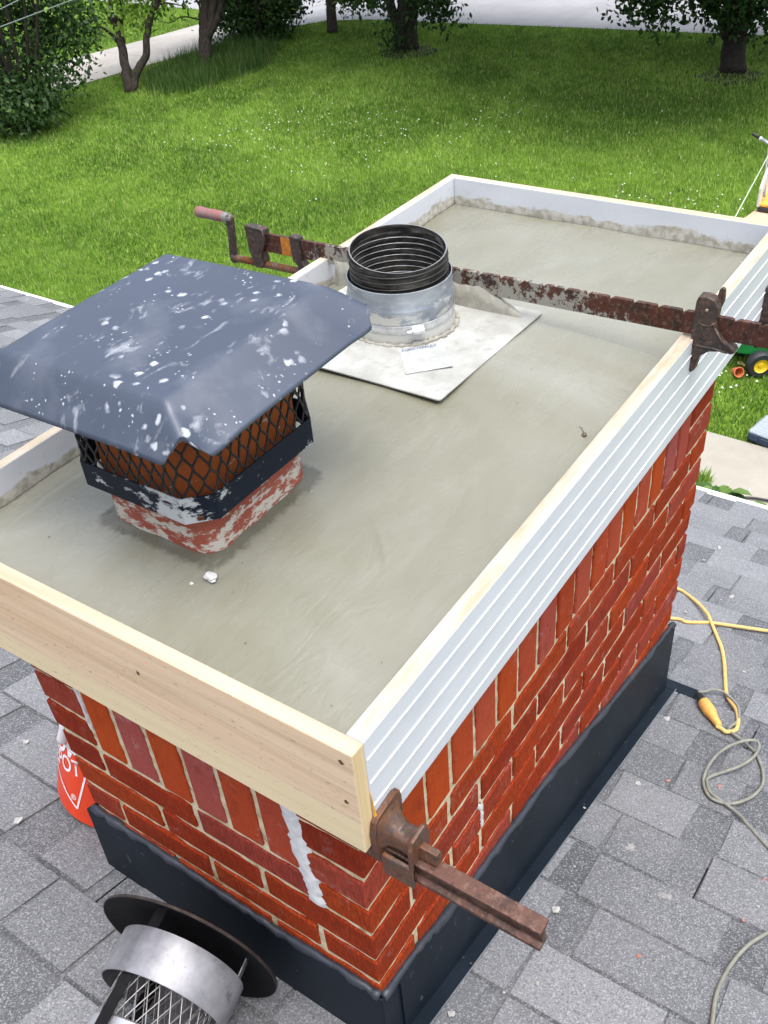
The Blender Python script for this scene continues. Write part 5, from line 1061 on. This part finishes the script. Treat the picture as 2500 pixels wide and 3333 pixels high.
for lx in (.02,.34):
    b=MB(); b.cbox((lx,-.012,.03),(lx+.08,.001,.09),.003,TC); part(b,'latch',flat('navy_latch',(.02,.04,.09),.4),tb)
# wooden post, plank table and tools at the right edge
b=MB(); p0=Vector((7.545,1.115,-3.821)); b.cbox((0,0,0),(.09,.30,.04),.004); 
b=MB(); q0=[(7.633,1.190,-3.835),(8.427,1.340,-3.882),(8.528,1.188,-3.895),(7.704,1.008,-3.903)]; q1=[(Vector(p)+Vector((.02,.02,-.06))) for p in q0]; b.add(q0+[tuple(p) for p in q1],[(0,1,2,3),(7,6,5,4),(0,4,5,1),(1,5,6,2),(2,6,7,3),(3,7,4,0)])
tag(b.build('leaning_board',flat('weathered_board',(.40,.30,.19),.8,0,.2,20),bevel=.004),'brown board leaning above the grass at the right edge near the toy tractor','board')
wt=thing('work_table','tan plywood work table on the lawn at the right edge','table',(9.9,1.6,GZ))
TZ_=-2.85; c=[(9.579,2.085,-2.850),(9.883,2.046,-2.850),(9.961,1.535,-2.850),(9.081,1.388,-2.850),(9.045,2.218,-2.850)]
b=MB(); b.add([(p[0],p[1],TZ_) for p in c]+[(p[0],p[1],TZ_-.04) for p in c],[(0,1,2,3,4),(9,8,7,6,5)]+[(k,5+k,5+(k+1)%5,(k+1)%5) for k in range(5)]); part(b,'table_top',flat('tan_plywood',(.50,.36,.25),.7,0,.12,12),wt)
cc=[sum(p[k] for p in c)/5 for k in (0,1)]
for k_ in range(4):
    b=MB(); p=c[k_]; x,y=cc[0]+(p[0]-cc[0])*.75,cc[1]+(p[1]-cc[1])*.75; b.box((x-.03,y-.03,GZ),(x+.03,y+.03,TZ_-.04)); part(b,'leg',flat('table_leg_wood',(.4,.3,.2),.8),wt)
sw=thing('tile_saw','orange topped saw tray with a pale side guard standing on the tan table','saw',(9.944,1.968,-2.850))
b=MB(); u0=Vector((9.757,2.028,-2.800)); u1=Vector((9.738,1.729,-2.800)); u3=Vector((10.253,2.082,-2.800)); u2=u1+(u3-u0); zz=Vector((0,0,.05))
for dz,sh in ((-.04,1.0),): b.add([u0-zz,u1-zz,u2-zz,u3-zz,u0,u1,u2,u3],[(3,2,1,0),(4,5,6,7),(0,1,5,4),(1,2,6,5),(2,3,7,6),(3,0,4,7)])
part(b,'tray',flat('black_tray',(.02,.02,.022),.4),sw,bevel=.008)
b=MB(); ins=lambda p:(p-(u0+u2)/2)*.93+(u0+u2)/2+Vector((0,0,.006)); b.add([ins(p) for p in (u0,u1,u2,u3)]+[ins(p)+Vector((0,0,.02)) for p in (u0,u1,u2,u3)],[(3,2,1,0),(4,5,6,7),(0,1,5,4),(1,2,6,5),(2,3,7,6),(3,0,4,7)]); part(b,'deck',flat('orange_deck',(.80,.36,.06),.5,0,.25,9),sw)
b=MB(); a=u0;c_=u3; g_=[a,c_,c_+Vector((0,0,.30)),a.lerp(c_,.45)+Vector((0,0,.29)),a+Vector((0,0,.20))]; nrm=(c_-a).cross(Vector((0,0,1))).normalized()*.015; b.add([p-nrm for p in g_]+[p+nrm for p in g_],[(0,1,2,3,4),(9,8,7,6,5)]+[(k,5+k,5+(k+1)%5,(k+1)%5) for k in range(5)]); part(b,'side_guard',flat('pale_grey_guard',(.62,.60,.56),.5),sw,bevel=.006)
mp_=thing('paint_pole','grey pole with a black rubber grip sticking up above the table','pole',(11.453,2.180,-3.000))
h0=Vector((10.463,2.383,-2.292)); h1=Vector((10.480,2.299,-2.339)); h2=Vector((10.408,2.121,-2.388))
b=MB(); b.tube([h0,h0.lerp(h1,.05),h1],[.012,.017,.019],12); part(b,'grip',flat('grip_black',(.02,.022,.022),.6),mp_,smooth=True)
b=MB(); b.tube([h1,h1.lerp(h2,.1)],.021,12); part(b,'collar',flat('white_collar',(.8,.8,.8),.4),mp_,smooth=True)
b=MB(); b.tube([h1.lerp(h2,.1),h2],.02,12); part(b,'tube',flat('grey_tube',(.45,.47,.46),.4,.5),mp_,smooth=True)
b=MB(); b.tube([(10.210,2.078,-2.299),(8.683,1.954,-2.497),(8.508,1.936,-2.526)],.0065,6); tag(b.build('rope',flat('pale_green_rope',(.42,.50,.36),.7),smooth=True),'thin pale rope slanting down to the far edge of the form','rope')
b=MB(); b.tube([(10.268,2.140,-2.355),(10.088,2.086,-2.581),(9.856,2.002,-2.720)],.012,8); tag(b.build('metal_rod',flat('rod_grey',(.25,.25,.24),.5,.5),smooth=True),'grey upright rod behind the pale saw guard at the right edge','rod')
print('objects',len(bpy.data.objects))
# ---------------------------------------------------------------- render settings
sc.render.engine='CYCLES'
